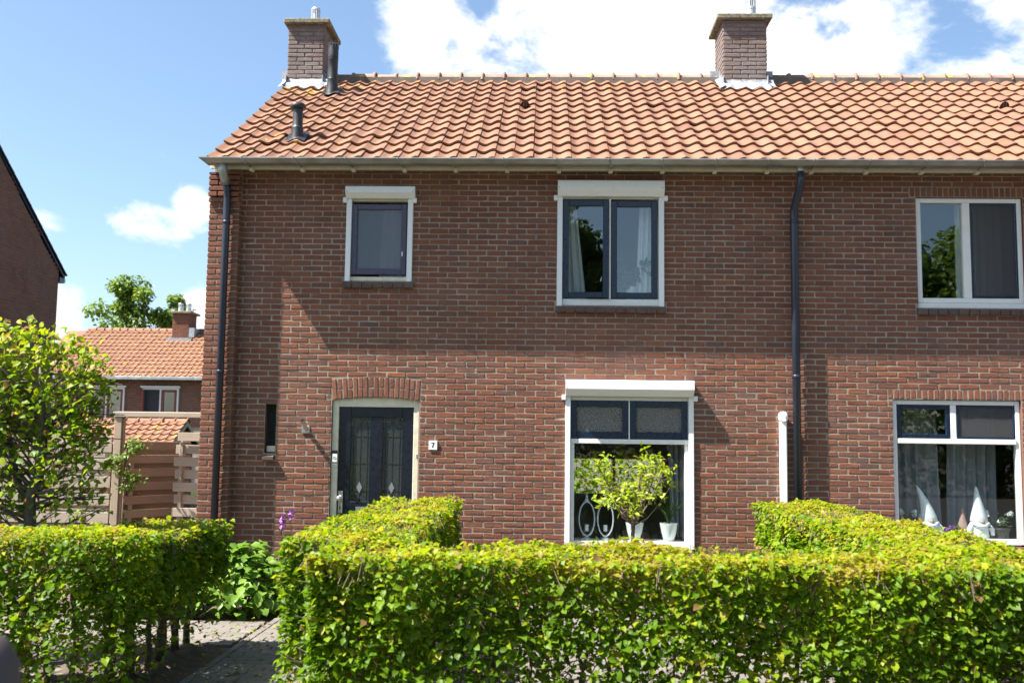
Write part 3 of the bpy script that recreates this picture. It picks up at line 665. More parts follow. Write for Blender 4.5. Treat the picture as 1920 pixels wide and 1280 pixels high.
def roof_z(y): return EAVE_Z + SL*(y-EAVE_Y)

def chimney(root, x0, x1, y0, y1, ztop, cx0, cx1, cy0, cy1, cap, side):
    z0 = roof_z(y0)-.3
    mb = MB(); mb.box(x0+.004, x1-.004, y0+.004, y1-.004, z0, ztop); ch = mb.build('chimney', 'dark_mortar', root)
    fb = course_bricks(x0, x1, z0, ztop, [], shift=x0+.03)
    lay_bricks(ch, fb, 'chimney_brick', 0, Matrix.Translation((0, y0, 0)))
    for X, rot, s_ in ((x1, math.pi/2, 1), (x0, -math.pi/2, -1)):
        a, b = (y0, y1) if s_ > 0 else (-y1, -y0)
        lay_bricks(ch, course_bricks(a, b, z0, ztop, [], shift=a+.1), 'chimney_brick', 0, Matrix.Translation((X, 0, 0)) @ Matrix.Rotation(rot, 4, 'Z'))
    lay_bricks(ch, course_bricks(-x1, -x0, z0, ztop, []), 'chimney_brick', 0, Matrix.Translation((0, y1, 0)) @ Matrix.Rotation(math.pi, 4, 'Z'))
    mb = MB(); mb.box(cx0, cx1, cy0, cy1, ztop+.003, ztop+cap, .012); mb.build('chimney_cap', 'cap_concrete', ch)
    # lead apron dressed over the tiles, and stepped side pieces
    mb = MB(); nx = 36; xa, xb = x0-.06, x1+.09; rows = ((y0-.006, .125), (y0-.012, .09), (y0-.06, .072), (y0-.12, .060), (y0-.19, .054))
    for j, (y, dz) in enumerate(rows):
        for i in range(nx+1):
            x = xa+(xb-xa)*i/nx; s_ = ((x-X0)/.2096) % 1.0
            yy = y - (.02*math.sin(x*23)+.012*math.sin(x*57+1)) * (j == 4); w = (0, 0, .5, .95, 1.0)[j]
            mb.v.append((x, yy, roof_z(yy) + dz + w*tile_profile(s_) + .004*math.sin(x*41+j)))
    for j in range(4):
        for i in range(nx): a = j*(nx+1)+i; mb.f.append((a, a+1, a+nx+2, a+nx+1))
    mb.build('lead_apron', 'lead', ch, True)
    for X, sg in ((x0, -1), (x1, 1)):
        mb = MB(); st = []
        yy = y0-.05; k = 0
        while yy < RIDGE_Y-.05:
            zb = roof_z(yy)+.05; zt = roof_z(yy)+.20
            mb.box(min(X, X+sg*.008)-.001, max(X, X+sg*.008)+.001, yy, yy+.13, zb, zt); yy += .132; k += 1
        mb.box(min(X, X+sg*.14), max(X, X+sg*.14), RIDGE_Y-.10, RIDGE_Y+.14, RIDGE_Z-.02, RIDGE_Z+.12)
        n_ = 5
        for i in range(n_):
            ya, yb_ = y0-.2+i*.11, y0-.2+(i+1)*.11
            mb.quad((X, ya, roof_z(ya)+.10), (X, yb_, roof_z(yb_)+.10), (X+sg*.08, yb_, roof_z(yb_)+.058), (X+sg*.08, ya, roof_z(ya)+.058))
        mb.build('lead_flashing', 'lead', ch)
    return ch
ch1 = chimney(house, -3.704, -3.186, 2.71, 3.40, 7.605, -3.762, -3.104, 2.637, 3.476, .075, 1)
ch2 = chimney(neigh, 2.512, 3.126, 2.695, 3.33, 7.665, 2.426, 3.20, 2.622, 3.40, .078, -1)
def cowl(ch, x, y, z, r, h, name='flue_cowl'):
    mb = MB(); mb.lathe([(r, 0), (r, h*.38), (r*1.05, h*.40), (r*1.05, h*.46), (r, h*.47)], (x, y, z), 18)
    for k in range(16):
        a = 2*math.pi*k/16; mb.box(x+r*.93*math.cos(a)-.005, x+r*.93*math.cos(a)+.005, y+r*.93*math.sin(a)-.005, y+r*.93*math.sin(a)+.005, z+h*.46, z+h*.92)
    mb.lathe([(r, h*.9), (r*1.02, h*.94), (r*.9, h), (.01, h*1.02)], (x, y, z), 18)
    mb.lathe([(r*.5, h*.4), (r*.5, h*.95)], (x, y, z), 10)
    mb.build(name, 'alu_dull', ch)
cowl(ch1, -3.40, 3.05, 7.68, .066, .32); cowl(ch1, -3.30, 3.22, 7.68, .06, .19)
cowl(ch2, 2.96, 2.95, 7.743, .075, .46); cowl(ch2, 2.84, 3.15, 7.743, .06, .14)

def roof_pipe(root, x, y, prof, name):
    z = roof_z(y)
    mb = MB(); a = math.atan(SL); nx = 10
    for j in range(5):
        for i in range(nx+1):
            xx = x-.115+.23*i/nx; yy = y-.14+.30*j/4; s_ = ((xx-X0)/.2096) % 1.0
            mb.v.append((xx, yy, roof_z(yy)+.058+tile_profile(s_)*.8))
    for j in range(4):
        for i in range(nx): q = j*(nx+1)+i; mb.f.append((q, q+1, q+nx+2, q+nx+1))
    p_ = mb.build(name, 'vent_black', root, True)
    b = MB(); b.lathe(prof, (x, y, z+.02), 20); b.build('vent_tube', 'vent_black', p_, True, 35)
    return p_
roof_pipe(roof1, -2.905, .29, [(.09, -.04), (.072, .06), (.070, .13), (.066, .135), (.060, .16), (.058, .36), (.06, .362), (.085, .36), (.094, .372), (.096, .39), (.088, .412), (.055, .434), (.01, .44)], 'roof_vent')
vp = roof_pipe(roof1, -2.955, 2.30, [(.10, -.05), (.078, .10), (.072, .19), (.074, .195), (.070, .21), (.070, .46), (.073, .465), (.073, .475), (.066, .48), (.073, .487), (.073, .50), (.066, .505), (.073, .512), (.073, .66), (.064, .665), (.062, .69)], 'roof_vent')
mb = MB()
for k in range(12):
    a = 2*math.pi*k/12; mb.box(-2.955+.065*math.cos(a)-.009, -2.955+.065*math.cos(a)+.009, 2.30+.065*math.sin(a)-.009, 2.30+.065*math.sin(a)+.009, roof_z(2.30)+.66, roof_z(2.30)+.735)
mb.lathe([(.05, .68), (.05, .70)], (-2.955, 2.30, roof_z(2.30)), 12); mb.build('vent_crown', 'vent_black', vp)
def tile_vent(roof, x, y):
    z = roof_z(y)+.045; mb = MB(); n = 8; T = roof_frame(x, y, z, SL)
    for v, r, h in ((0, .062, .078), (.05, .058, .066), (.12, .045, .03), (.17, .02, 0)):
        for k in range(n+1): a = math.pi*k/n; mb.v.append(tuple(T @ Vector((-r*math.cos(a), v, h*math.sin(a)))))
    for j in range(3):
        for k in range(n): q = j*(n+1)+k; mb.f.append((q, q+1, q+n+2, q+n+1))
    o = mb.build('vent_tile', 'clay_tile', roof, True)
    s_ = MB(); q = []
    for k in range(n+1): a = math.pi*k/n; q.append(tuple(T @ Vector((-.056*math.cos(a), .004, .070*math.sin(a)))))
    s_.add(q, [tuple(range(n+1))]); s_.build('vent_slot', 'slot_dark', o)
    b = MB()
    for xx in (-.016, .016): P_ = [T @ Vector((xx+dx, -.002, h)) for dx, h in ((-.006, 0), (.006, 0), (.006, .066), (-.006, .066))]; b.quad(*[tuple(v) for v in P_])
    b.build('vent_bar', 'clay_tile', o)
tile_vent(roof1, -.262, 1.60); tile_vent(roof2, 5.90, 1.60)

# ---- gutter, eaves board, brackets
def gutter(root, xa, xb, endcap):
    mb = MB(); prof = [(-.483, 4.729), (-.490, 4.737), (-.498, 4.735), (-.498, 4.725), (-.488, 4.720), (-.440, 4.692), (-.430, 4.687), (-.28, 4.695), (-.262, 4.70), (-.255, 4.755)]
    xs = [xa, xb]
    for i, x in enumerate(xs):
        for y, z in prof:
            fl = (.075*(1-(z-4.687)/.045)) if (endcap and i == 0) else 0
            mb.v.append((x+max(0, fl)*.9, y, z))
    n = len(prof); mb.f += [(k, k+1, n+k+1, n+k) for k in range(n-1)]
    if endcap: mb.f.append(tuple(range(n)))
    gt = mb.build('gutter', 'zinc', root)
    b = MB(); b.box(max(xa, -3.74), xb, -.222, -.19, 4.680, 4.755, .003); b.box(max(xa, -3.74), xb, -.19, .01, 4.725, 4.738); b.build('eaves_board', 'cream_paint', root)
    k = 0; x = -3.30 if endcap else PARTY+.20
    while x < xb-.02:
        m_ = MB(); m_.tube([(x-.012, -.500, 4.737), (x-.010, -.500, 4.725), (x+.006, -.462, 4.700), (x+.016, -.435, 4.683), (x+.02, -.30, 4.688), (x+.03, -.215, 4.688)], .011, 5); m_.build('gutter_bracket', 'zinc', gt)
        c_ = MB(); c_.box(x+.005, x+.05, -.25, -.18, 4.650, 4.70, .004); c_.build('rafter_foot', 'cream_paint', root)
        x += .572 if endcap else .60
gutter(house, -3.795, PARTY, True); gutter(neigh, PARTY, 7.2, False)
# ---- downpipes and wall pipe
mb = MB(); mb.tube([(-3.555, -.36, 4.70), (-3.555, -.36, 4.62), (-3.552, -.30, 4.55), (-3.55, -.25, 4.50)], [.050, .050, .049, .048], 12); dp = mb.build('downpipe', 'zinc', house, True)
mb = MB(); mb.tube([(-3.55, -.25, 4.515), (-3.55, -.195, 4.43), (-3.55, -.178, 4.34), (-3.55, -.178, 4.2), (-3.548, -.178, .05)], .040, 14); 
mb.build('lower_pipe', 'pipe_navy', dp, True)
mb = MB()
for z in (4.06, 2.39): mb.lathe([(.0405, 0), (.046, .005), (.046, .03), (.0405, .035)], (-3.549, -.178, z), 14)
mb.build('pipe_collar', 'pipe_navy', dp, True)
mb = MB(); mb.tube([(2.785, -.33, 4.71), (2.785, -.33, 4.62)], .042, 12); dp2 = mb.build('downpipe', 'zinc', neigh, True)
mb = MB(); mb.tube([(2.785, -.33, 4.64), (2.785, -.33, 4.53), (2.782, -.29, 4.46), (2.772, -.11, 4.31), (2.77, -.085, 4.26), (2.77, -.085, 4.15), (2.77, -.085, .05)], .0425, 14); mb.build('lower_pipe', 'pipe_navy', dp2, True)
mb = MB()
for z in (4.12, 2.405): mb.lathe([(.043, 0), (.049, .005), (.049, .035), (.043, .04)], (2.77, -.085, z), 14)
mb.build('pipe_collar', 'pipe_navy', dp2, True)
mb = MB(); mb.box(2.59, 2.665, -.075, -.004, .06, 1.975, .012); vp2 = mb.build('vent_duct', 'white_plastic', house, True, 30)
mb = MB(); mb.lathe([(.02, -.03), (.035, -.025), (.052, .0), (.056, .03), (.05, .06), (.03, .085), (.005, .09)], (2.628, -.052, 1.955), 16); mb.box(2.605, 2.65, -.118, -.08, 1.93, 1.965, .01); mb.build('duct_cap', 'white_plastic', vp2, True, 40)

# ------------------------------------------------------------------ windows and door
def frame_boxes(mb, x0, x1, z0, z1, w, y0, y1, c=.004, wb=None, wt=None):
    wb = w if wb is None else wb; wt = w if wt is None else wt
    mb.box(x0, x0+w, y0, y1, z0, z1, c); mb.box(x1-w, x1, y0, y1, z0, z1, c)
    mb.box(x0+w, x1-w, y0+.001, y1-.001, z0, z0+wb, c); mb.box(x0+w, x1-w, y0+.001, y1-.001, z1-wt, z1, c)
def pane(parent, x0, x1, z0, z1, y, mat, name='pane', sub=True):
    mb = MB(); mb.box(x0-.008, x1+.008, y, y+.006, z0-.008, z1+.008)
    return mb.build(name, mat, parent)
def sash(parent, x0, x1, z0, z1, w, y0, y1, mat, gmat, wb=None, name='sash', swing=0):
    mb = MB(); frame_boxes(mb, x0, x1, z0, z1, w, y0, y1, .004, wb)
    s_ = mb.build(name, mat, parent)
    p_ = pane(s_, x0+w, x1-w, z0+(wb or w), z1-w, (y0+y1)/2, gmat)
    if swing: s_.matrix_local = Matrix.Translation((x0, y0, 0)) @ Matrix.Rotation(swing, 4, 'Z') @ Matrix.Translation((-x0, -y0, 0))
    return s_
def shutter(root, x0, x1, zt, zb, rails, rz0, depth, label=None):
    mb = MB(); H = zt-zb; prof = [(-.004, zt), (-depth+.012, zt), (-depth, zt-.008), (-depth-.004, zt-H*.56), (-depth, zt-H*.60), (-depth*.52, zb+.004), (-depth*.45, zb), (-.004, zb)]
    for x in (x0, x1): mb.v += [(x, y, z) for y, z in prof]
    n = len(prof); mb.f += [(k, (k+1) % n, n+(k+1) % n, n+k) for k in range(n)] + [tuple(range(n)), tuple(range(n, 2*n))[::-1]]
    sh = mb.build('roller_shutter', 'shutter_white', root)
    for a, b in rails:
        m_ = MB(); m_.box(a, b, -.032, .012, rz0, zb+.01, .003); m_.build('guide_rail', 'shutter_white', sh)
    for a, b in ((rails[0][0]-.042, rails[0][0]+.004), (rails[1][1]-.004, rails[1][1]+.042)):
        m_ = MB(); m_.box(a, b, -.05, -.006, zb-.045, zb+.015, .006); m_.build('bracket', 'shutter_white', sh)
    for x in (x0+.02, x1-.02):
        m_ = MB(); m_.lathe([(.005, 0), (.005, .003)], (0, 0, 0), 8); o = m_.build('screw', 'black_plastic', sh); o.matrix_local = Matrix.Translation((x, -depth-.002, zt-H*.50)) @ Matrix.Rotation(math.pi/2, 4, 'X')
    return sh
def sill_bricks(wall, x0, x1, z0, z1):
    n = int(round((x1-x0)/.112)); p_ = (x1-x0)/n
    mb = MB(); mb.box(x0+.01, x1-.01, -.03, .11, z0+.014, z1-.006); mb.build('sill_bed', 'mortar', wall)
    for i in range(n):
        a, b = x0+i*p_+.005, x0+(i+1)*p_-.005; j = random.uniform(-.003, .003); mb = MB(); c = .007
        mb.add([(a, -.052+j, z0+j), (b, -.052+j, z0+j), (b, -.05+j, z1-.022), (a, -.05+j, z1-.022), (a+.003, -.043+j, z1-.013), (b-.003, -.043+j, z1-.013), (b-.003, .10, z1+.010), (a+.003, .10, z1+.010), (a, 0.0, z0+j), (b, 0.0, z0+j), (a, .1, z1-.02), (b, .1, z1-.02)],
               [(0, 1, 2, 3), (3, 2, 5, 4), (4, 5, 6, 7), (1, 0, 8, 9), (0, 3, 4, 7, 10, 8), (1, 9, 11, 6, 5, 2)])
        mb.build('sill_brick', 'sill_brick_glaze', wall)
# small bathroom window
f_ = MB(); frame_boxes(f_, -2.228, -1.482, 3.456, 4.42, .05, .012, .09, .004, .05, .05); w1 = f_.build('window', 'cream_paint', house)
s_ = sash(w1, -2.172, -1.552, 3.530, 4.335, .060, .004, .050, 'plum_paint', 'frosted_glass', .066)
mb = MB(); mb.box(-1.600, -1.588, -.004, .004, 3.74, 3.79, .002); o = mb.build('stay_handle', 'white_plastic', s_); 
mb = MB(); frame_boxes(mb, -2.15, -1.56, 3.56, 4.31, .02, .3, .31); 
shutter(house, -2.236, -1.452, 4.518, 4.388, ((-2.232, -2.174), (-1.536, -1.478)), 3.448, .115); sill_bricks(fw1, -2.262, -1.452, 3.376, 3.452)
# bedroom window
f_ = MB(); frame_boxes(f_, .156, 1.337, 3.200, 4.47, .055, .012, .09, .004, .075, .06); f_.box(.730, .752, .0, .085, 3.275, 4.41, .003); w2 = f_.build('window', 'white_paint', house)
sash(w2, .216, .728, 3.284, 4.392, .066, -.004, .044, 'navy_blue_paint', 'window_glass', .066, swing=-.05); s2 = sash(w2, .756, 1.270, 3.284, 4.388, .066, .004, .05, 'navy_blue_paint', 'window_glass', .066)
for z in (4.02, 3.53):
    mb = MB(); mb.tube([(.655, .05, z), (.64, .045, z-.05)], .007, 6); mb.build('stay_handle', 'white_plastic', w2)
shutter(house, .152, 1.341, 4.597, 4.425, ((.150, .208), (1.285, 1.343)), 3.19, .115); sill_bricks(fw1, .13, 1.365, 3.118, 3.196)
# living-room window
f_ = MB(); frame_boxes(f_, .262, 1.658, .555, 2.20, .055, .012, .09, .004, .06, .055); f_.box(.318, 1.602, .002, .085, 1.672, 1.722, .004)
f_.box(.318, .358, .018, .085, .615, 1.672, .004); f_.box(1.566, 1.602, .018, .085, .615, 1.672, .004); f_.box(.953, .966, .006, .06, 1.722, 2.145, .002); w3 = f_.build('window', 'white_paint', house)
for a, b in ((.318, .951), (.968, 1.601)): sash(w3, a, b, 1.724, 2.146, .068, .008, .055, 'navy_blue_paint', 'hammered_glass', .078)
pane(w3, .358, 1.566, .615, 1.672, .05, 'living_glass')
mb = MB(); mb.box(.20, 1.72, .092, .34, .585, .618, .006); mb.build('inner_sill', 'white_paint', w3)
shutter(house, .256, 1.655, 2.362, 2.188, ((.258, .312), (1.608, 1.662)), .545, .14)
# neighbour's windows
f_ = MB(); frame_boxes(f_, 4.143, 5.310, 3.265, 4.444, .052, .03, .10, .005, .055, .05); f_.box(4.666, 4.744, .034, .098, 3.32, 4.394, .005); f_.box(4.143, 5.31, .02, .10, 3.206, 3.262, .004)
f_.box(4.195, 4.205, .045, .09, 3.32, 4.394); f_.box(4.66, 4.666, .045, .09, 3.32, 4.394); w4 = f_.build('window', 'white_paint', neigh)
pane(w4, 4.195, 4.666, 3.32, 4.394, .07, 'window_glass')
sn = sash(w4, 4.748, 5.254, 3.325, 4.390, .022, .036, .06, 'navy_blue_paint', 'insect_screen', .022, 'screen_frame'); pane(w4, 4.76, 5.25, 3.33, 4.38, .08, 'window_glass')
sill_bricks(fw2, 4.112, 5.34, 3.128, 3.203)
f_ = MB(); frame_boxes(f_, 3.832, 5.211, .64, 2.192, .05, .03, .10, .005, .06, .05); f_.box(3.882, 5.161, .018, .098, 1.716, 1.770, .005); f_.box(4.462, 4.528, .034, .098, 1.77, 2.142, .005); w5 = f_.build('window', 'white_paint', neigh)
sash(w5, 3.884, 4.460, 1.775, 2.138, .045, .034, .07, 'navy_blue_paint', 'window_glass', .045); sash(w5, 4.530, 5.158, 1.775, 2.138, .022, .034, .06, 'navy_blue_paint', 'insect_screen', .022, 'screen_frame'); pane(w5, 4.54, 5.15, 1.78, 2.13, .08, 'window_glass')
pane(w5, 3.882, 5.161, .70, 1.716, .065, 'living_glass')
mb = MB(); mb.box(3.78, 5.27, .102, .34, .60, .63, .006); mb.build('inner_sill', 'white_paint', w5)
# narrow slot window
f_ = MB(); frame_boxes(f_, -3.078, -2.957, 1.522, 2.063, .010, .07, .11, .002, .06); w6 = f_.build('slot_window', 'vent_black', house); m_ = MB(); m_.box(-3.066, -2.969, .05, .112, 1.532, 1.60, .003); m_.build('bottom_rail', 'cream_paint', w6)
pane(w6, -3.068, -2.967, 1.582, 2.05, .095, 'living_glass'); mb = MB(); mb.box(-3.068, -2.967, .135, .14, 1.53, 2.05); mb.build('slot_backing', 'dark_room', w6)  # plain dark sheet set close behind the slot pane
mb = MB(); mb.add([(-3.098, -.058, 1.448), (-2.962, -.058, 1.448), (-2.962, -.058, 1.482), (-3.098, -.058, 1.482), (-3.098, .07, 1.524), (-2.962, .07, 1.524), (-2.962, .0, 1.448), (-3.098, .0, 1.448)], [(0, 1, 2, 3), (3, 2, 5, 4), (1, 6, 5, 2), (0, 3, 4, 7), (0, 7, 6, 1)])
mb.build('sill_tile', 'sill_brick_glaze', w6)
# front door with its arched frame
f_ = MB(); f_.box(-2.333, -2.262, .03, .11, -.05, 2.14, .005); f_.box(-1.425, -1.364, .03, .11, -.05, 2.14, .005)
K = 14
for i in range(K):
    xa, xb = -2.262+.837*i/K, -2.262+.837*(i+1)/K; ta, tb = soff(xa)+.02, soff(xb)+.02
    f_.add([(xa, .035, 2.045), (xb, .035, 2.045), (xb, .035, tb), (xa, .035, ta), (xa, .105, 2.045), (xb, .105, 2.045)], [(0, 1, 2, 3), (1, 0, 4, 5)])
df = f_.build('door_frame', 'cream_paint', house)
d_ = MB(); y0, y1 = .055, .10
xs = (-2.258, -2.128, -1.912, -1.772, -1.552, -1.428)
d_.box(xs[0], xs[1], y0, y1, -.02, 2.042, .004); d_.box(xs[4], xs[5], y0, y1, -.02, 2.042, .004); d_.box(xs[2], xs[3], y0+.001, y1, 1.0, 1.93, .004)
d_.box(xs[1], xs[4], y0+.001, y1-.001, 1.93, 2.042, .004); d_.box(xs[1], xs[4], y0+.001, y1-.001, -.02, 1.0, .004); d_.box(-2.06, -1.62, y0-.006, y0, .12, .62, .005)
door = d_.build('front_door', 'navy_paint', house)
for a, b in ((xs[1], xs[2]), (xs[3], xs[4])):
    pn = pane(door, a, b, 1.0, 1.93, .08, 'door_glass'); m_ = MB(); yl = .0785; cx = (a+b)/2
    for q in ((a+.03, a+.034), (b-.034, b-.03), (cx-.002, cx+.002)): m_.box(q[0], q[1], yl-.003, yl, 1.0, 1.93)
    for z in (1.12, 1.42, 1.72): m_.box(a, b, yl-.003, yl, z-.002, z+.002)
    m_.build('lead_came', 'slot_dark', pn)
    m_ = MB(); m_.add([(cx, yl-.005, 1.09), (cx+.032, yl-.005, 1.155), (cx, yl-.005, 1.22), (cx-.032, yl-.005, 1.155)], [(0, 1, 2, 3)]); m_.build('diamond_light', 'diamond_glass', pn)
m_ = MB(); m_.box(-2.248, -2.198, y0-.012, y0, .87, 1.115, .004); hp = m_.build('handle_plate', 'steel', door)
m_ = MB(); m_.lathe([(.012, 0), (.012, .03), (.026, .035), (.03, .05), (.024, .066), (.002, .072)], (0, 0, 0), 16); o = m_.build('door_knob', 'steel', hp, True); o.matrix_local = Matrix.Translation((-2.228, y0-.012, 1.035)) @ Matrix.Rotation(math.pi/2, 4, 'X')
m_ = MB(); m_.box(-2.229, -2.219, y0-.014, y0-.011, .915, .945); m_.lathe([(.007, 0), (.007, .002)], (-2.224, y0-.0125, .945), 10); m_.build('keyhole', 'black_plastic', hp)
m_ = MB(); m_.box(-2.05, -1.80, y0-.014, y0, .86, .945, .008); m_.build('letter_slot', 'steel', door)
m_ = MB(); m_.box(-1.39, -1.372, .022, .031, 1.49, 1.53, .002); m_.build('lock_striker', 'steel', df)
# doorbell, flag holder, number plate
m_ = MB(); m_.box(-2.322, -2.262, .008, .03, 1.43, 1.525, .006); bell = m_.build('doorbell', 'white_plastic', house)
m_ = MB(); m_.box(-2.322, -2.262, .006, .03, 1.526, 1.56, .004); m_.build('camera_eye', 'black_plastic', bell)
m_ = MB(); m_.tube([(-2.292+.014*math.cos(a), .007, 1.476+.014*math.sin(a)) for a in np.linspace(0, 2*math.pi, 17)], .0022, 5); m_.build('button', 'pipe_navy', bell)
m_ = MB(); m_.box(-2.33, -2.268, .024, .03, 1.385, 1.41, .002); nm = m_.build('name_strip', 'white_plastic', bell)
m_ = MB()
for k in range(6): m_.box(-2.322+k*.008, -2.317+k*.008, .022, .0241, 1.394, 1.400)
m_.build('print', 'pipe_navy', nm)
m_ = MB(); m_.box(-2.665, -2.578, -.016, -.003, 1.745, 1.83, .005); fh = m_.build('flag_holder', 'steel', house)
m_ = MB(); P = [(-2.612, -.02, 1.79), (-2.63, -.14, 1.885)]; m_.tube(P, .023, 14, False); m_.tube([(-2.612, -.02, 1.79), (-2.63, -.14, 1.885)], .018, 14, False); m_.build('holder_tube', 'steel', fh, True)
m_ = MB(); m_.box(-1.246, -1.154, -.020, -.006, 1.583, 1.682, .008); pl_ = m_.build('house_number', 'ceramic_white', house)
m_ = MB(); yq = -.0215; X_, Z_ = -1.2, 1.6325; sc = .00105
def poly(pts): m_.add([(X_+x*sc, yq, Z_+z*sc) for x, z in pts], [tuple(range(len(pts)))])
poly([(-17, 27), (17, 27), (17, 19), (-17, 18)]); poly([(-17, 18), (-17, 27), (-14, 29), (-13, 12), (-16, 8)]); poly([(7, 20), (17, 20), (9, 2), (5, -15), (5, -27), (-9, -27), (-8, -15), (-2, 3)])
m_.build('digit', 'digit_black', pl_)

# ------------------------------------------------------------------ other buildings
gh = thing('brick_house', 'dark brick gable house rising at the far left behind the tall beech plant', 'house', (-12, 6.3, 0))
GX = -10.15; ge, gr_ = 5.02, 7.25; gy0, gy1, gm = 3.1, 9.46, 6.28
mb = MB(); mb.add([(GX, gy0, -.1), (GX, gy1-.16, -.1), (GX, gy1-.16, ge), (GX, gm, gr_), (GX, gy0+.16, ge)], [(0, 1, 2, 3, 4)])
gwl = mb.build('gable_wall', 'dark_mortar', gh)
sg = (gr_-ge)/(gy1-gm)
gbr = [b for b in course_bricks(gy0+.1, gy1-.16, -.1, 7.2, []) if b[2] < gr_-.02 - sg*abs(b[0]-gm) - .03]
lay_bricks(gwl, gbr, 'dark_brick', 200, Matrix.Translation((GX, 0, 0)) @ Matrix.Rotation(math.pi/2, 4, 'Z'), key=lambda b: abs(b[0]-8.3)*.6+abs(b[2]-4.9) + (5 if b[0] < 7 else 0))
mb = MB(); mb.box(-16.5, GX-.01, gy0+.16, gy1-.17, -.1, ge-.02); mb.build('rear_wall', 'dark_brick', gh)
mb = MB()
for s_ in (-1, 1):
    ye = gm + s_*(gy1-gm+.06); ze = ge - .06*sg
    mb.add([(GX+.03, gm, gr_+.03), (GX+.03, ye, ze+.03), (-16.5, ye, ze+.03), (-16.5, gm, gr_+.03), (GX+.03, gm, gr_-.02), (GX+.03, ye, ze-.02), (-16.5, ye, ze-.02), (-16.5, gm, gr_-.02)],
           [(0, 1, 2, 3), (4, 7, 6, 5), (0, 4, 5, 1), (1, 5, 6, 2)])
mb.build('roof', 'pipe_navy', gh)
for k in range(14):                                             # verge tiles stepping down the slope
    t = (k+.5)/14; y = gm + (gy1-gm+.06)*t; z = gr_ - (gr_-ge)*t; m_ = MB(); a = math.atan(sg)
    T = Matrix.Translation((GX+.02, y, z+.04)) @ Matrix.Rotation(-a+.035, 4, 'X'); L_ = 3.94/14*.56
    b = MB(); b.box(-.10, .045, -L_, L_+.03, -.018, .012, .005); o = b.build('verge_tile', 'pipe_navy', gh)
    o.data.transform(T)
mb = MB(); mb.tube([(GX+.02, gy1+.06, ge-.10), (-16, gy1+.06, ge-.10)], .055, 8); mb.build('gutter', 'zinc', gh)
mb = MB(); mb.box(GX-.2, GX+.03, gy1-.16, gy1+.03, ge-.16, ge-.05); mb.build('eaves_board', 'pipe_navy', gh)

rh = thing('brick_house', 'brick row house with orange tiled roof and open red casement across the back gardens', 'house', (-14, 25, 0))
mb = MB(); mb.box(-19, -9, 25, 31, -.6, 3.78); mb.build('wall', 'mortar', rh)
rbk = course_bricks(-17.5, -11.5, 2.0, 3.75, [(-14.62, -13.24, 2.0, 3.5), (-16.6, -15.3, 2.0, 3.5)])
RW = rh.children[0]
lay_bricks(RW, rbk, 'red_brick', 0, Matrix.Translation((0, 24.996, 0)))
RS = (5.86-3.80)/(28.2-24.7)
mb = MB(); mb.add([(-19, 24.75, 3.80), (-9, 24.75, 3.80), (-9, 28.2, 5.84), (-19, 28.2, 5.84), (-9, 31.6, 3.8), (-19, 31.6, 3.8)], [(0, 1, 2, 3), (3, 2, 4, 5), (0, 5, 4, 1), (1, 4, 2), (0, 3, 5)])
rr = mb.build('roof', 'clay_tile_orange', rh)
lay_tiles(rr, roof_frame(-18.2, 24.7, 3.82, RS), 34, 13, .2096, .313, 'clay_tile_orange', 280, lambda c, r: -18.2+c*.21 > -11.6, 7)
ridge_tiles(rr, -18.2, -14.75, 28.2, 5.86, .315, .11, 'clay_tile_orange'); ridge_tiles(rr, -13.75, -11.2, 28.2, 5.86, .315, .11, 'clay_tile_orange')
mb = MB(); mb.box(-14.58, -13.93, 27.5, 28.35, 5.2, 6.48); rc = mb.build('chimney', 'dark_mortar', rh)
lay_bricks(rc, course_bricks(-14.585, -13.925, 5.2, 6.48, []), 'red_brick', 0, Matrix.Translation((0, 27.496, 0)))
lay_bricks(rc, course_bricks(27.5, 28.35, 5.2, 6.48, []), 'red_brick', 0, Matrix.Translation((-13.926, 0, 0)) @ Matrix.Rotation(math.pi/2, 4, 'Z'))
mb = MB(); mb.box(-14.70, -13.82, 27.38, 28.48, 6.483, 6.57, .015); mb.build('chimney_cap', 'cap_concrete', rc)
mb = MB(); mb.box(-14.75, -13.75, 27.32, 27.495, 5.36, 5.50); mb.box(-13.92, -13.70, 27.5, 28.2, 5.55, 5.92); mb.build('lead_apron', 'lead', rc)
for x in (-14.42, -14.1): cowl(rc, x, 27.9, 6.57, .10, .36)
mb = MB(); mb.box(-19, -9, 24.56, 24.74, 3.70, 3.82, .01); mb.build('gutter', 'zinc', rh)
for xa, op in ((-14.60, True), (-16.60, False)):
    m_ = MB(); frame_boxes(m_, xa, xa+1.34, 2.25, 3.42, .06, 24.92, 25.02); m_.box(xa+.64, xa+.70, 24.925, 25.0, 2.3, 3.36); m_.box(xa-.06, xa+1.40, 24.86, 24.99, 3.425, 3.49); wr = m_.build('window', 'white_paint', rh)
    if op:
        m_ = MB(); frame_boxes(m_, 0, .56, 2.32, 3.35, .07, -.02, .02); o = m_.build('casement', 'red_paint', wr); o.matrix_local = Matrix.Translation((xa+.07, 24.9, 0)) @ Matrix.Rotation(-1.25, 4, 'Z')
        m_ = MB(); m_.box(xa+.06, xa+.64, 24.985, 24.99, 2.31, 3.36); m_.build('open_gap', 'dark_room', wr)
        m_ = MB(); frame_boxes(m_, xa+.71, xa+1.27, 2.32, 3.35, .085, 24.93, 24.97); o = m_.build('casement', 'red_paint', wr); pane(o, xa+.8, xa+1.19, 2.4, 3.27, 24.96, 'window_glass')
        m_ = MB(); m_.box(xa+.79, xa+1.2, 24.98, 24.985, 2.4, 3.27); m_.build('backing', 'dark_room', wr)
    else:
        for a in (0, .64):
            m_ = MB(); frame_boxes(m_, xa+.06+a, xa+.63+a, 2.31, 3.35, .07, 24.93, 24.97); o = m_.build('casement', 'red_paint', wr); pane(o, xa+.14+a, xa+.56+a, 2.4, 3.27, 24.96, 'window_glass')

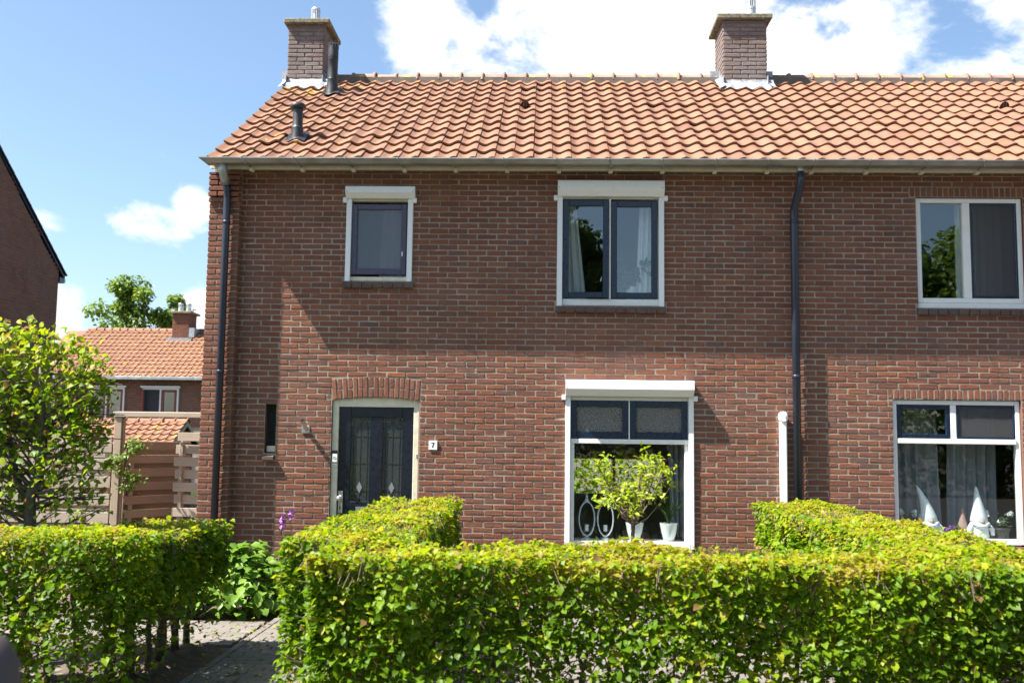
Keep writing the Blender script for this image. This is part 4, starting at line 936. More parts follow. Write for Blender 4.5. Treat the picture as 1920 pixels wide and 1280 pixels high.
sh = thing('garden_shed', 'low shed with a clay tiled roof just behind the slatted garden gate', 'shed', (-9.4, 13.6, 0))
SS = (2.05-1.48)/(13.0-12.05)
mb = MB(); mb.box(-11.2, -8.72, 12.25, 13.75, -.1, 1.46); mb.add([(-8.72, 12.25, 1.46), (-8.72, 13.75, 1.46), (-8.72, 13.0, 1.99)], [(0, 1, 2)]); mb.build('wall', 'dark_brick', sh)
mb = MB(); mb.add([(-11.3, 12.08, 1.46), (-8.62, 12.08, 1.46), (-8.62, 13.0, 2.01), (-11.3, 13.0, 2.01), (-8.62, 13.95, 1.46), (-11.3, 13.95, 1.46)], [(0, 1, 2, 3), (3, 2, 4, 5), (0, 5, 4, 1)])
srf = mb.build('roof', 'clay_tile_orange', sh)
lay_tiles(srf, roof_frame(-11.3, 12.02, 1.47, SS), 13, 5, .206, .225, 'clay_tile_orange', 65, n=8)
ridge_tiles(srf, -11.3, -8.65, 13.0, 2.03, .30, .085, 'clay_tile_orange')
mb = MB()
for s_ in (-1, 1): mb.add([(-8.60, 13.0, 1.94), (-8.60, 13+s_*.95, 1.40), (-8.60, 13+s_*.95, 1.50), (-8.60, 13.0, 2.05), (-8.63, 13.0, 1.94), (-8.63, 13+s_*.95, 1.40), (-8.63, 13+s_*.95, 1.50), (-8.63, 13.0, 2.05)], [(0, 1, 2, 3), (7, 6, 5, 4), (3, 2, 6, 7), (0, 4, 5, 1)])
mb.build('barge_board', 'fence_wood', sh)

# ------------------------------------------------------------------ fences, portal and gate between the houses
def board(parent, x0, x1, y, z0, z1, mat, t=.018, T=None, name='board'):
    mb = MB(); mb.box(x0, x1, y, y+t, z0+random.uniform(-.003, .003), z1+random.uniform(-.003, .003), .003); o = mb.build(name, mat, parent)
    R = Matrix.Translation(((x0+x1)/2, y, (z0+z1)/2)) @ Matrix.Rotation(random.uniform(-.0025, .0025), 4, 'Y') @ Matrix.Translation((-(x0+x1)/2, -y, -(z0+z1)/2))
    o.data.transform((T @ R) if T else R); return o
def fence(xa, xb, y, ztop, label, n=8, mat='fence_wood', pitch=.2345, bh=.145, posts=()):
    t = thing('slat_fence', label, 'fence', ((xa+xb)/2, y, 0))
    for k in range(n):
        z = ztop - k*pitch
        board(t, xa, xb, y-.02, z-bh, z, mat); 
        zb = z+.118
        if k > 0 or True: board(t, xa+.03, xb-.03, y+.048, zb-pitch*.5-bh*.5+.0, zb-pitch*.5+bh*.5, mat)
    for x in posts:
        mb = MB(); mb.box(x-.035, x+.035, y, y+.045, .0, ztop+.02, .004); mb.build('batten', 'post_wood', t)
    return t
fence(-7.62, -5.74, 2.2, 1.612, 'weathered slat fence left of the garden gate, half hidden behind the tall beech plant', 7, posts=(-7.55, -6.65, -5.80))
pt = thing('gate_portal', 'timber post and crossbeam portal standing between the slat fence and the house corner', 'portal', (-5.6, 2.2, 0))
mb = MB(); mb.box(-5.70, -5.60, 2.13, 2.23, 0, 1.935, .006); mb.build('post', 'post_wood', pt)
mb = MB(); mb.box(-5.598, -5.575, 2.16, 2.21, 0, 1.932, .004); mb.build('stop_strip', 'gate_wood', pt)
mb = MB(); mb.box(-5.715, -3.80, 2.11, 2.25, 1.937, 2.01, .008); mb.build('crossbeam', 'fence_wood', pt)
gt = thing('garden_gate', 'brown slatted garden gate standing ajar under the timber portal', 'gate', (-5.57, 2.24, 0))
Tg = Matrix.Translation((-5.565, 2.26, 0)) @ Matrix.Rotation(.95, 4, 'Z'); GW = .98
for k in range(7):
    z = 1.615 - k*.183
    board(gt, 0, GW, -.02, z-.108, z, 'gate_wood', T=Tg)
    board(gt, .02, GW-.02, .05, z-.185, z-.098, 'gate_wood_shaded', T=Tg)  # same wood as the front boards, shade between slats put into the colour
for x in (.06, GW-.12):
    mb = MB(); mb.box(x, x+.06, .0, .048, .35, 1.63, .004); o = mb.build('batten', 'post_wood', gt); o.data.transform(Tg)
mb = MB(); mb.box(GW-.10, GW-.02, -.045, -.025, .92, .95, .003); o = mb.build('latch', 'steel', gt); o.data.transform(Tg)
f2 = thing('slat_fence', 'short pale slat fence panel between the garden gate and the house corner', 'fence', (-4.6, 2.4, 0))
for k in range(8):
    z = 1.745 - k*.168; sl_ = .02 if k == 0 else 0
    board(f2, -4.96+(.04 if k == 0 else 0), -3.82, 2.42 if k % 2 else 2.36, z-.118, z, 'fence_wood')
for x in (-4.9, -4.0):
    mb = MB(); mb.box(x, x+.05, 2.385, 2.417, 0, 1.6, .004); mb.build('batten', 'post_wood', f2)
mb = MB()
for z in (1.50, 1.165): mb.tube([(-4.88, 2.36, z+.02), (-4.86, 2.33, z-.02), (-4.845, 2.34, z-.05)], .008, 6)
mb.build('hinge', 'steel', f2)

# ------------------------------------------------------------------ foliage
def unit(a): return a/np.maximum(np.linalg.norm(a, axis=-1, keepdims=True), 1e-9)
LEAF = np.array([(0, 0, 0), (0, .36, .03), (0, .70, .02), (0, 1, -.06), (-.44, .24, .09), (-.48, .62, .09), (.44, .24, .09), (.48, .62, .09)], float)
LTRI = np.array([(0, 1, 4), (1, 5, 4), (1, 2, 5), (2, 3, 5), (0, 6, 1), (1, 6, 7), (1, 7, 2), (2, 7, 3)])
def leaf_cloud(name, mat, pos, nrm, tip, length, width, tint, parent):
    n = len(pos); t = unit(tip - nrm*(tip*nrm).sum(1, keepdims=True)); b = np.cross(t, nrm)
    curl = rng.uniform(-.16, .10, (n, 1)); fold = rng.uniform(.4, 2.2, (n, 1))
    P = pos[:, None, :] + LEAF[None, :, 1:2]*length[:, None, None]*t[:, None, :] + LEAF[None, :, 0:1]*width[:, None, None]*b[:, None, :] \
        + ((LEAF[None, :, 2:3]*fold[:, None, :] + curl[:, None, :]*LEAF[None, :, 1:2]**2)*length[:, None, None])*nrm[:, None, :]
    V = P.reshape(-1, 3); Tr = (LTRI[None]+8*np.arange(n)[:, None, None]).reshape(-1, 3)
    me = fast_mesh(name, V, Tr, mat, np.repeat(tint, 8), True); o = link(name, me, parent); tag(o, kind='stuff'); return o
_tab = rng.random((17, 17, 17))
def vnoise(p_, s_):
    q = p_*s_; i = np.floor(q).astype(int); f = q-i; f = f*f*(3-2*f); i = i % 16
    r = 0
    for a in (0, 1):
        for b in (0, 1):
            for c in (0, 1):
                r = r + _tab[i[:, 0]+a, i[:, 1]+b, i[:, 2]+c]*(f[:, 0] if a else 1-f[:, 0])*(f[:, 1] if b else 1-f[:, 1])*(f[:, 2] if c else 1-f[:, 2])
    return r
def stems(mb, twigs, x0, x1, y, z1, step, lean=.04, along='x', bare=0.5, jit=.03, thick=(.011, .022)):
    """hedge plants: a crooked stem each with forking side branches"""
    a = x0
    while a < x1:
        q = a + random.uniform(-.04, .04); bx_, by_ = (q, y+random.uniform(-jit, jit)) if along == 'x' else (y+random.uniform(-jit, jit), q)
        pts = []; X, Y = bx_, by_; r0 = random.uniform(*thick)
        for k in range(7):
            pts.append((X, Y, z1*k/6*.95)); X += random.uniform(-lean, lean); Y += random.uniform(-lean, lean)
        mb.tube(pts, [r0*(1-.11*k) for k in range(7)], 6)
        for k in range(16):
            t = random.uniform(.10, .95); i = min(5, int(t*6)); f = t*6-i; p_ = Vector(pts[i]).lerp(Vector(pts[i+1]), f)
            an = random.uniform(0, 2*math.pi); L_ = random.uniform(.10, .34); d = Vector((math.cos(an), math.sin(an), random.uniform(-.15, .75))).normalized()
            m1 = p_ + d*L_*.5 + Vector((random.uniform(-.03, .03), random.uniform(-.03, .03), random.uniform(-.01, .04))); e = m1 + (d + Vector((random.uniform(-.5, .5), random.uniform(-.5, .5), random.uniform(-.1, .5)))).normalized()*L_*.5
            twigs.tube([p_, m1, e], [.0055, .0036, .0018], 4, False)
            for w in range(2):
                e2 = m1 + (d + Vector((random.uniform(-.9, .9), random.uniform(-.9, .9), random.uniform(-.5, .6)))).normalized()*L_*random.uniform(.3, .6); twigs.tube([m1, e2], [.003, .0014], 3, False)
        a += step*random.uniform(.75, 1.25)
def hedge_leaves(n, boxes, top, dens=lambda P: np.ones(len(P)), golden=lambda P: np.zeros(len(P)), size=1.0):
    """leaves in the outer layers of a clipped block; boxes = [(x0,x1,y0,y1,z0)], top(P) = height of the clipped top"""
    Ps, Ns = [], []
    tot = sum(2*((b[1]-b[0])+(b[3]-b[2]))*1.0+(b[1]-b[0])*(b[3]-b[2])*1.3 for b in boxes)
    for x0, x1, y0, y1, z0 in boxes:
        A = {'f': (x1-x0)*1.0, 'b': (x1-x0)*.8, 'l': (y1-y0)*1.0, 'r': (y1-y0)*1.0, 't': (x1-x0)*(y1-y0)*1.5, 'i': (x1-x0)*.5}
        for s_, a in A.items():
            m = int(n*a/tot); u, v = rng.random(m), rng.random(m); d = rng.exponential(.055, m); d = np.minimum(d, .32)
            X = x0+(x1-x0)*u; Y = y0+(y1-y0)*v; Hh = top(np.c_[X, Y, X*0])
            Z = z0+(Hh-z0)*(rng.random(m)**.85); N_ = np.zeros((m, 3))
            if s_ == 'f': Y = y0+d; N_[:, 1] = -1
            elif s_ == 'b': Y = y1-d; N_[:, 1] = 1
            elif s_ == 'l': X = x0+d; N_[:, 0] = -1
            elif s_ == 'r': X = x1-d; N_[:, 0] = 1
            elif s_ == 't': Z = Hh-d*.8; N_[:, 2] = 1
            else: N_ = unit(rng.normal(size=(m, 3))); Z = z0+(Hh-z0)*rng.random(m)
            Ps.append(np.c_[X, Y, Z]); Ns.append(N_)
    P = np.concatenate(Ps); O = np.concatenate(Ns)
    bulge = (vnoise(P+3, 3.1)-.5)*.14 + (vnoise(P+9, 9.0)-.5)*.07; P = P + O*bulge[:, None]
    keep = rng.random(len(P)) < dens(P)*np.clip(.28+1.25*vnoise(P+20, 6.5), 0, 1); P, O = P[keep], O[keep]; m = len(P)
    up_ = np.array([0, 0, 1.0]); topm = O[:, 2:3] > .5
    nr = unit(O*.36 + up_*.80 + rng.normal(size=(m, 3))*.46)
    tp = O*.8 + rng.normal(size=(m, 3))*.75 + np.where(topm, up_*.1, -up_*.25)
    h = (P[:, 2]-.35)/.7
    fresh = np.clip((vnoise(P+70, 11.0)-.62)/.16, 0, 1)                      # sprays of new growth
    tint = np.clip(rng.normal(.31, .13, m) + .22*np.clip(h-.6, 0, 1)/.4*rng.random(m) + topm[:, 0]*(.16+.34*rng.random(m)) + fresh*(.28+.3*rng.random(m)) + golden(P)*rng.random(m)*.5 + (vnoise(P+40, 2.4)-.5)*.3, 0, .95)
    dead = rng.random(m) < .018; tint[dead] = 1.0
    L_ = rng.normal(.042, .013, m).clip(.02, .08)*size*np.where(topm[:, 0], .80, 1); Wd = L_*rng.normal(.64, .07, m)
    return P, nr, tp, L_, Wd, tint
def hedge(label, boxes, top, n, stem_rows, dens=lambda P: np.ones(len(P)), golden=lambda P: np.zeros(len(P)), name='beech_hedge', group=None, stub=2200, size=1.0):
    c = np.mean([((b[0]+b[1])/2, (b[2]+b[3])/2) for b in boxes], axis=0)
    t = thing(name, label, 'hedge', (c[0], c[1], 0), group)
    mb, tw = MB(), MB()
    for r in stem_rows: stems(mb, tw, **r)
    # clipped twig ends bristling out of the top
    for k in range(stub):
        b = random.choice(boxes); x, y = random.uniform(b[0], b[1]), random.uniform(b[2], b[3]); z = float(top(np.array([[x, y, 0]]))[0]) + random.uniform(-.05, .02)
        d = Vector((random.uniform(-.6, .6), random.uniform(-.6, .6), 1)).normalized(); e = Vector((x, y, z)); tw.tube([e-d*random.uniform(.06, .16), e], [.003, .0022], 3, False)
    mb.build('stem', 'bark', t, True); o = tw.build('twigs', 'twig', t, True); tag(o, kind='stuff')
    leaf_cloud('foliage', 'beech_leaf', *hedge_leaves(n, boxes, top, dens, golden, size), t); return t
flat = lambda h: (lambda P: np.full(len(P), h) + (vnoise(P+7, 1.7)-.5)*.045)
low = lambda a, b, lo: (lambda P: np.clip((P[:, 2]-a)/(b-a), 0, 1)*(1-lo)+lo)
hedge('long clipped beech hedge along the pavement, right of the path opening', [(-1.30, 5.4, -5.5, -4.72, .10)], flat(1.05), 84000,
      [dict(x0=-1.25, x1=5.3, y=-5.1, z1=1.0, step=.17), dict(x0=-1.2, x1=3.3, y=-4.95, z1=1.0, step=.4)], low(.22, .60, .34), lambda P: .5*np.exp(-((P[:, 0]-.9)/.8)**2)*(P[:, 2] > .9))
hedge('clipped beech hedge running from the long hedge back along the path to the front door', [(-1.62, -.86, -4.75, -.55, .08)], flat(1.055), 44000,
      [dict(x0=-4.6, x1=-.7, y=-1.26, z1=1.0, step=.18, along='y')], low(.1, .4, .5))
hedge('clipped beech hedge dividing the two front gardens, below the white duct and dark downpipe', [(2.28, 3.06, -4.75, -.30, .08)], flat(1.05), 44000,
      [dict(x0=-4.6, x1=-.5, y=2.68, z1=1.0, step=.18, along='y')], low(.1, .4, .5))
lh_top = lambda P: .985 + .075*np.clip((-P[:, 1]-3.3)/1.4, 0, 1) + (vnoise(P+7, 1.9)-.5)*.05
hedge('clipped beech hedge left of the path, thin at its foot with bare stems showing', [(-4.9, -2.55, -4.85, -4.15, .06), (-3.22, -2.55, -4.15, -2.78, .10)], lh_top, 46000,
      [dict(x0=-4.8, x1=-2.7, y=-4.5, z1=1.0, step=.18), dict(x0=-4.2, x1=-2.72, y=-2.88, z1=.95, step=.16, along='y', lean=.025, thick=(.018, .03))],
      lambda P: np.where((P[:, 1] > -4.55) & (P[:, 0] > -3.3), np.clip((P[:, 2]-.42)/.25, .05, 1), np.clip((P[:, 2]-.1)/.4, .45, 1)))

m = 260; P = np.c_[rng.uniform(-3.4, -1.7, m), rng.uniform(-4.9, -1.7, m), np.full(m, .012)]; P[:, 2] += np.where(P[:, 0] < -2.55, .02, 0); Lf = rng.uniform(.025, .06, m); tn = rng.uniform(.2, .9, m); tn[rng.random(m) < .6] = 1.0
leaf_cloud('fallen_leaves', 'beech_leaf', P, unit(np.array([0, 0, 1.0])+rng.normal(size=(m, 3))*.3), rng.normal(size=(m, 3))*np.array([1, 1, .2]), Lf, Lf*.6, tn, None)['label'] = 'scattered fallen leaves on the soil strip and path pavers'
# tall half-trained beech plant at the left with a visible trunk
tb = thing('beech_tree', 'tall loose beech plant rising above the left hedge in front of the slat fence', 'tree', (-3.80, -3.62, 0))
mb, tw = MB(), MB()
trk = [(-3.80, -3.62, 0), (-3.79, -3.62, .6), (-3.80, -3.62, 1.0), (-3.82, -3.62, 1.22), (-3.76, -3.62, 1.38), (-3.745, -3.62, 1.62), (-3.77, -3.62, 1.9), (-3.80, -3.6, 2.2)]
mb.tube(trk, [.052, .048, .045, .045, .040, .036, .028, .015], 9)
mb.tube([(-3.81, -3.62, 1.15), (-3.92, -3.6, 1.32), (-3.99, -3.6, 1.55), (-4.05, -3.6, 1.9)], [.032, .028, .022, .012], 7)
ends = []
for k in range(90):
    i = random.uniform(1.3, 6.9); j = int(i); p_ = Vector(trk[j]).lerp(Vector(trk[min(7, j+1)]), i-j)
    sx = random.choice((-1, 1)); L_ = random.uniform(.25, .62) if sx > 0 else random.uniform(.3, 1.0); d = Vector((sx*random.uniform(.5, 1), random.uniform(-.35, .35), random.uniform(-.1, .8))).normalized()
    m1 = p_+d*L_*.5+Vector((0, 0, random.uniform(-.05, .05))); e = m1+(d+Vector((random.uniform(-.4, .4), random.uniform(-.4, .4), random.uniform(-.3, .4)))).normalized()*L_*.5
    tw.tube([p_, m1, e], [.011, .007, .003], 5, False); ends.append(e)
    for w in range(3):
        e2 = m1+(d+Vector((random.uniform(-.9, .9), random.uniform(-.6, .6), random.uniform(-.6, .6)))).normalized()*L_*.4; tw.tube([m1, e2], [.004, .0018], 3, False); ends.append(e2)
mb.build('trunk', 'bark', tb, True); tag(tw.build('branches', 'bark', tb, True), kind='stuff')
m = 11500
P = np.c_[rng.uniform(-4.95, -3.22, m), rng.uniform(-3.86, -3.36, m), 1.05+1.50*rng.random(m)**.72]
E_ = np.array([tuple(e) for e in ends]); 
dn = np.min(np.linalg.norm(P[:, None, :]-E_[None], axis=2), axis=1)
edge = -3.30 - .38*np.clip((1.62-P[:, 2])/.5, 0, 1)*0 - .25*np.clip((P[:, 2]-2.2)/.3, 0, 1); tz = 2.55 - .30*np.clip((P[:, 0]+3.75)/.5, 0, 1)
pr = np.where(P[:, 2] > 1.62, .78, .62)*np.clip(.25+1.3*vnoise(P+60, 4.2), 0, 1)*np.where(dn < .16, 1, .35)
k_ = (rng.random(m) < pr) & (P[:, 0] < edge) & (P[:, 2] < tz+.05*rng.normal(size=m)); P = P[k_]; m = len(P)
nr = unit(np.array([-.25, -.35, .65])+rng.normal(size=(m, 3))*.5); tp = rng.normal(size=(m, 3))*.7+np.array([0, -.3, -.35])
tint = np.clip(rng.normal(.5, .2, m)+.25*np.clip((P[:, 2]-2.0)/.5, 0, 1), 0, .95); tint[rng.random(m) < np.where(P[:, 2] < 2.0, .12, .03)] = 1.0
L_ = rng.normal(.056, .013, m).clip(.03, .085); leaf_cloud('foliage', 'beech_leaf', P, nr, tp, L_, L_*.64, tint, tb)

def leaf_object_mesh(name, mat, l, w, fold, curl):
    mb = MB(); mb.add([(x*w, y*l, (z*fold+curl*y*y)*l) for x, y, z in LEAF], [tuple(t) for t in LTRI]); return mb.mesh(name, mat, True)
def put_leaf(parent, meshes, pos, nrm, tip, s_):
    nrm = Vector(nrm).normalized(); tip = Vector(tip); t = (tip-nrm*tip.dot(nrm)).normalized(); b = t.cross(nrm)
    ob = bpy.data.objects.new('leaf', random.choice(meshes)); COL.objects.link(ob); ob.parent = parent
    M = Matrix(((b.x, t.x, nrm.x, pos[0]), (b.y, t.y, nrm.y, pos[1]), (b.z, t.z, nrm.z, pos[2]), (0, 0, 0, 1))) @ Matrix.Scale(s_, 4)
    ob.matrix_local = Matrix.Translation(-parent.location) @ M if parent.type == 'EMPTY' else M
HL = [leaf_object_mesh('leaf', 'hydrangea_leaf_single', .13, .085, f, c) for f, c in ((.8, -.15), (1.4, -.25), (1.0, .02), (1.8, -.1))]
def hydrangea(label, cx, cy, rx, ry, h, n, s0=1.0):
    t = thing('hydrangea_bush', label, 'bush', (cx, cy, 0)); mb = MB()
    for k in range(18):
        a = random.uniform(0, 2*math.pi); r = random.uniform(.2, .9); ex, ey, ez = cx+rx*r*math.cos(a), cy+ry*r*math.sin(a), h*random.uniform(.6, .95); mb.tube([(cx+.2*(ex-cx), cy+.2*(ey-cy), 0), (cx+.7*(ex-cx), cy+.7*(ey-cy), ez*.6), (ex, ey, ez)], [.008, .006, .004], 5, False)
    mb.build('stem', 'twig', t, True)
    for k in range(n):
        a = random.uniform(0, 2*math.pi); ph = random.random()**.8; th = ph*math.pi/2; rr = random.uniform(.70, 1.04)
        d = Vector((math.cos(a)*math.sin(th), math.sin(a)*math.sin(th), math.cos(th)))
        if d.y > .25 or len(t.children) > 300: continue
        p_ = (cx+rx*d.x*rr, cy+ry*d.y*rr, max(.05, h*(.12+.88*d.z)*rr + random.uniform(-.05, .05)))
        put_leaf(t, HL, p_, d*.45+Vector((0, -.15, .75))+Vector((random.gauss(0, .3), random.gauss(0, .3), random.gauss(0, .15))), d+Vector((random.gauss(0, .6), random.gauss(0, .6), -.3)), s0*random.uniform(.65, 1.2))
    m = 700; q = unit(rng.normal(size=(m, 3))); q[:, 2] = np.abs(q[:, 2]); P = np.array([cx, cy, .06])+q*(rng.uniform(.45, .92, (m, 1)))*np.array([rx, ry, h]); Lf = rng.uniform(.07, .12, m)
    leaf_cloud('leaves', 'hydrangea_leaf', P, unit(q*.4+np.array([0, -.1, .75])+rng.normal(size=(m, 3))*.4), q+rng.normal(size=(m, 3))*.5, Lf, Lf*.66, rng.random(m), t)
    return t
hydrangea('leafy light green hydrangea bush below the brick wall left of the front door', -2.92, -1.12, .56, .46, .62, 520)
hydrangea('green bush of soft leaves at the wall corner behind the left hedge', -3.62, -1.35, .40, .40, .42, 140, .9)
# ivy-like climber on the gate post
cl = thing('climbing_plant', 'small green climber hanging on the portal post beside the gate', 'plant', (-5.5, 2.1, 0))
mb = MB(); mb.tube([(-5.52, 2.08, 0), (-5.5, 2.07, .8), (-5.47, 2.05, 1.3), (-5.40, 2.05, 1.62)], [.012, .01, .007, .003], 6); mb.build('stem', 'twig', cl)
m = 520; hz_ = rng.random(m); cz = .98+.66*hz_; P = np.c_[-5.50+.16*np.sin(hz_*9)+rng.normal(0, .055, m), 2.06+rng.normal(0, .04, m), cz+rng.normal(0, .03, m)]
Lf = rng.uniform(.03, .06, m); leaf_cloud('foliage', 'tree_leaf', P, unit(np.array([-.2, -.5, .6])+rng.normal(size=(m, 3))*.5), rng.normal(size=(m, 3)), Lf, Lf*.6, rng.uniform(.5, 1, m), cl)

# purple wallflower by the wall
wf = thing('wallflower', 'grey-green plant with purple flower spikes against the wall beside the front door', 'flowers', (-2.7, -.35, 0))
mb = MB(); lf = MB(); fl = MB()
for k in range(16):
    x, y = -2.72+random.uniform(-.13, .13), -.38+random.uniform(-.1, .1); top_ = (x+random.uniform(-.1, .1), y+random.uniform(-.05, .05), random.uniform(.30, .60) if k > 2 else (.86, .90, .78)[k])
    if k < 3: x = (-2.75, -2.665, -2.755)[k]; top_ = (x, -.36, top_[2])
    mb.tube([(x, y, 0), ((x+top_[0])/2+.01, (y+top_[1])/2, top_[2]*.5), top_], [.004, .003, .002], 4, False)
    for j in range(16):
        t = random.uniform(.25, .92); q = Vector((x+(top_[0]-x)*t, y+(top_[1]-y)*t, top_[2]*t)); d = Vector((random.gauss(0, 1), random.gauss(0, 1), .5)).normalized(); w = d.cross(Vector((0, 0, 1))).normalized()*.006; lf.quad(tuple(q-w*.5), tuple(q+d*.035-w), tuple(q+d*.07), tuple(q+d*.035+w))
    if k < 3 or k % 3 == 0:
        for j in range(26):
            q = Vector(top_)+Vector((random.gauss(0, .016), random.gauss(0, .016), random.uniform(-.07, .03))); d = Vector((random.gauss(0, 1), random.gauss(0, 1), random.gauss(0, 1))).normalized(); e = d.orthogonal().normalized()*.011; f = d.cross(e)
            fl.quad(tuple(q-e-f), tuple(q+e-f), tuple(q+e+f), tuple(q-e+f))
mb.build('stem', 'tree_leaf', wf); tag(lf.build('foliage', 'house_leaf', wf), kind='stuff'); tag(fl.build('blossoms', 'flower_purple', wf), kind='stuff')

# little standard tree in front of the living-room window
st = thing('standard_tree', 'small lime green standard tree on a thin stem in front of the living-room window', 'tree', (.893, -1.2, 0))
mb = MB(); mb.tube([(.893, -1.2, 0), (.893, -1.2, .45), (.888, -1.2, .76), (.895, -1.2, .90)], [.021, .019, .018, .022], 9); mb.build('trunk', 'bark', st, True)
br = MB(); tips = []
for k in range(20):
    a = random.uniform(0, 2*math.pi); ex, ey, ez = .855+.43*math.cos(a)*random.uniform(.5, 1.0), -1.2+.30*math.sin(a), random.uniform(1.02, 1.54)
    p0 = Vector((.895, -1.2, .89)); m1 = p0.lerp(Vector((ex, ey, ez)), .45)+Vector((0, 0, -.05)); e = Vector((ex, ey, ez)); br.tube([p0, m1, e], [.010, .007, .003], 5, False)
    tips.append(e)
    for w in range(3):
        q = m1.lerp(e, random.uniform(.2, .9)); e2 = q+Vector((random.uniform(-.16, .16), random.uniform(-.14, .14), random.uniform(.0, .16))); br.tube([q, e2], [.004, .002], 4, False); tips.append(e2)
br.build('branch', 'twig', st, True)
LL = [leaf_object_mesh('leaf', 'lime_leaf_single', .078, .030, f, c) for f, c in ((.8, -.2), (1.4, -.3), (1.0, .1), (1.2, -.1))]
for k in range(420):
    e = random.choice(tips); d = Vector((random.gauss(0, .8), random.gauss(0, .8), random.uniform(-.2, 1))).normalized(); p_ = e+Vector((random.gauss(0, .022), random.gauss(0, .022), random.gauss(0, .022)))
    if k < 300: put_leaf(st, LL, p_, Vector((random.gauss(0, .5), random.gauss(-.1, .5), .8)), d, random.uniform(.7, 1.25))
m = 300; TI = np.array([tuple(t) for t in tips])[rng.integers(0, len(tips), m)]; P = TI+rng.normal(size=(m, 3))*.035; Lf = rng.uniform(.05, .08, m)
leaf_cloud('leaves', 'beech_leaf', P, unit(np.array([0, -.1, .8])+rng.normal(size=(m, 3))*.5), rng.normal(size=(m, 3))+np.array([0, 0, .5]), Lf, Lf*.38, rng.uniform(.55, .85, m), st)

# trees further off: one beyond the back gardens, others across the street that show in the window panes
def tree(label, x, y, h, r, cz, n, leaf=.16, seed=1, trunk_r=.16, tint=(.2, .9), squash=1.0, sparse=.0, group=None):
    rs = random.Random(seed); rg = np.random.default_rng(seed)
    t = thing('broadleaf_tree', label, 'tree', (x, y, 0), group); mb = MB(); bb = MB()
    mb.tube([(x, y, -.2), (x+.05, y, cz*.4), (x, y+.05, cz*.8), (x+.05, y, cz+.3*r)], [trunk_r, trunk_r*.8, trunk_r*.6, trunk_r*.2], 8); mb.build('trunk', 'bark', t, True)
    cl_ = []
    for k in range(46):
        d = Vector((rs.gauss(0, 1), rs.gauss(0, 1), rs.gauss(0, .9))).normalized(); rr = r*rs.uniform(.45, 1.0); e = Vector((x, y, cz))+Vector((d.x*rr, d.y*rr, d.z*rr*squash)); s_ = Vector((x, y, max(cz*.45, e.z-.9*r)))
        bb.tube([s_, s_.lerp(e, .5)+Vector((0, 0, -.1*r)), e], [trunk_r*.25, trunk_r*.14, .012], 5, False); cl_.append((tuple(e), r*rs.uniform(.16, .34)))
    tag(bb.build('branches', 'bark', t, True), kind='stuff')
    C_ = np.array([c[0] for c in cl_]); Rr = np.array([c[1] for c in cl_]); i = rg.integers(0, len(cl_), n); d = unit(rg.normal(size=(n, 3))); P = C_[i]+d*(Rr[i]*rg.random(n)**.45)[:, None]*np.array([1, 1, .75])
    nr = unit(d*.5+np.array([0, 0, .7])+rg.normal(size=(n, 3))*.4); Lf = rg.uniform(.7, 1.3, n)*leaf
    tn = np.clip(rg.uniform(*tint, n)+(vnoise(P+5, .9)-.5)*.4, 0, 1); leaf_cloud('crown', 'tree_leaf', P, nr, d+rg.normal(size=(n, 3))*.6+np.array([0, 0, -.5]), Lf, Lf*.6, tn, t); return t
tree('light green leafy tree rising behind the rear row house roof', -22.9, 45, 10, 2.6, 8.3, 9000, .24, 3, .2, (.45, 1.0), 1.25)
tree('large dense street tree across the road, mirrored in the upper windows', 16.2, -25, 12, 4.3, 7.3, 26000, .26, 5, .25, (.1, .8), 1.15, group='trees across the road')
tree('bushy street tree across the road, mirrored in the bedroom window', -2.3, -25, 11, 2.7, 7.4, 16000, .22, 8, .22, (.0, .7), 1.2, group='trees across the road')
hedge_far = thing('shrub_row', 'row of dark green shrubs across the road, mirrored in the lower windows', 'shrubs', (4, -24, 0))
m = 16000; P = np.c_[rng.uniform(-14, 24, m), rng.uniform(-24.5, -23, m), 3.4*rng.random(m)**.8]; P[:, 2] *= .75+.5*vnoise(P+2, .4); Lf = rng.uniform(.16, .34, m)
leaf_cloud('foliage', 'tree_leaf', P, unit(np.array([0, .6, .5])+rng.normal(size=(m, 3))*.5), rng.normal(size=(m, 3)), Lf, Lf*.6, rng.uniform(0, .8, m), hedge_far)
gs = thing('garden_shrub', 'sunlit shrub in the back garden seen through the living-room windows', 'bush', (.9, 8.6, 0))
m = 3200; d = unit(rng.normal(size=(m, 3))); P = np.array([.8, 8.8, 1.1])+d*rng.random((m, 1))**.4*np.array([1.9, .9, 1.1]); Lf = rng.uniform(.06, .12, m); P[:, 2] = np.maximum(P[:, 2], .05)
leaf_cloud('foliage', 'beech_leaf', P, unit(d*.4+np.array([0, 0, .6])+rng.normal(size=(m, 3))*.4), d+rng.normal(size=(m, 3))*.5, Lf, Lf*.6, rng.uniform(.2, .9, m), gs)
g = MB(); g.quad((-12, 6.3, -.012), (10, 6.3, -.012), (10, 24, -.012), (-12, 24, -.012)); tag(g.build('lawn', 'tree_leaf'), kind='structure')

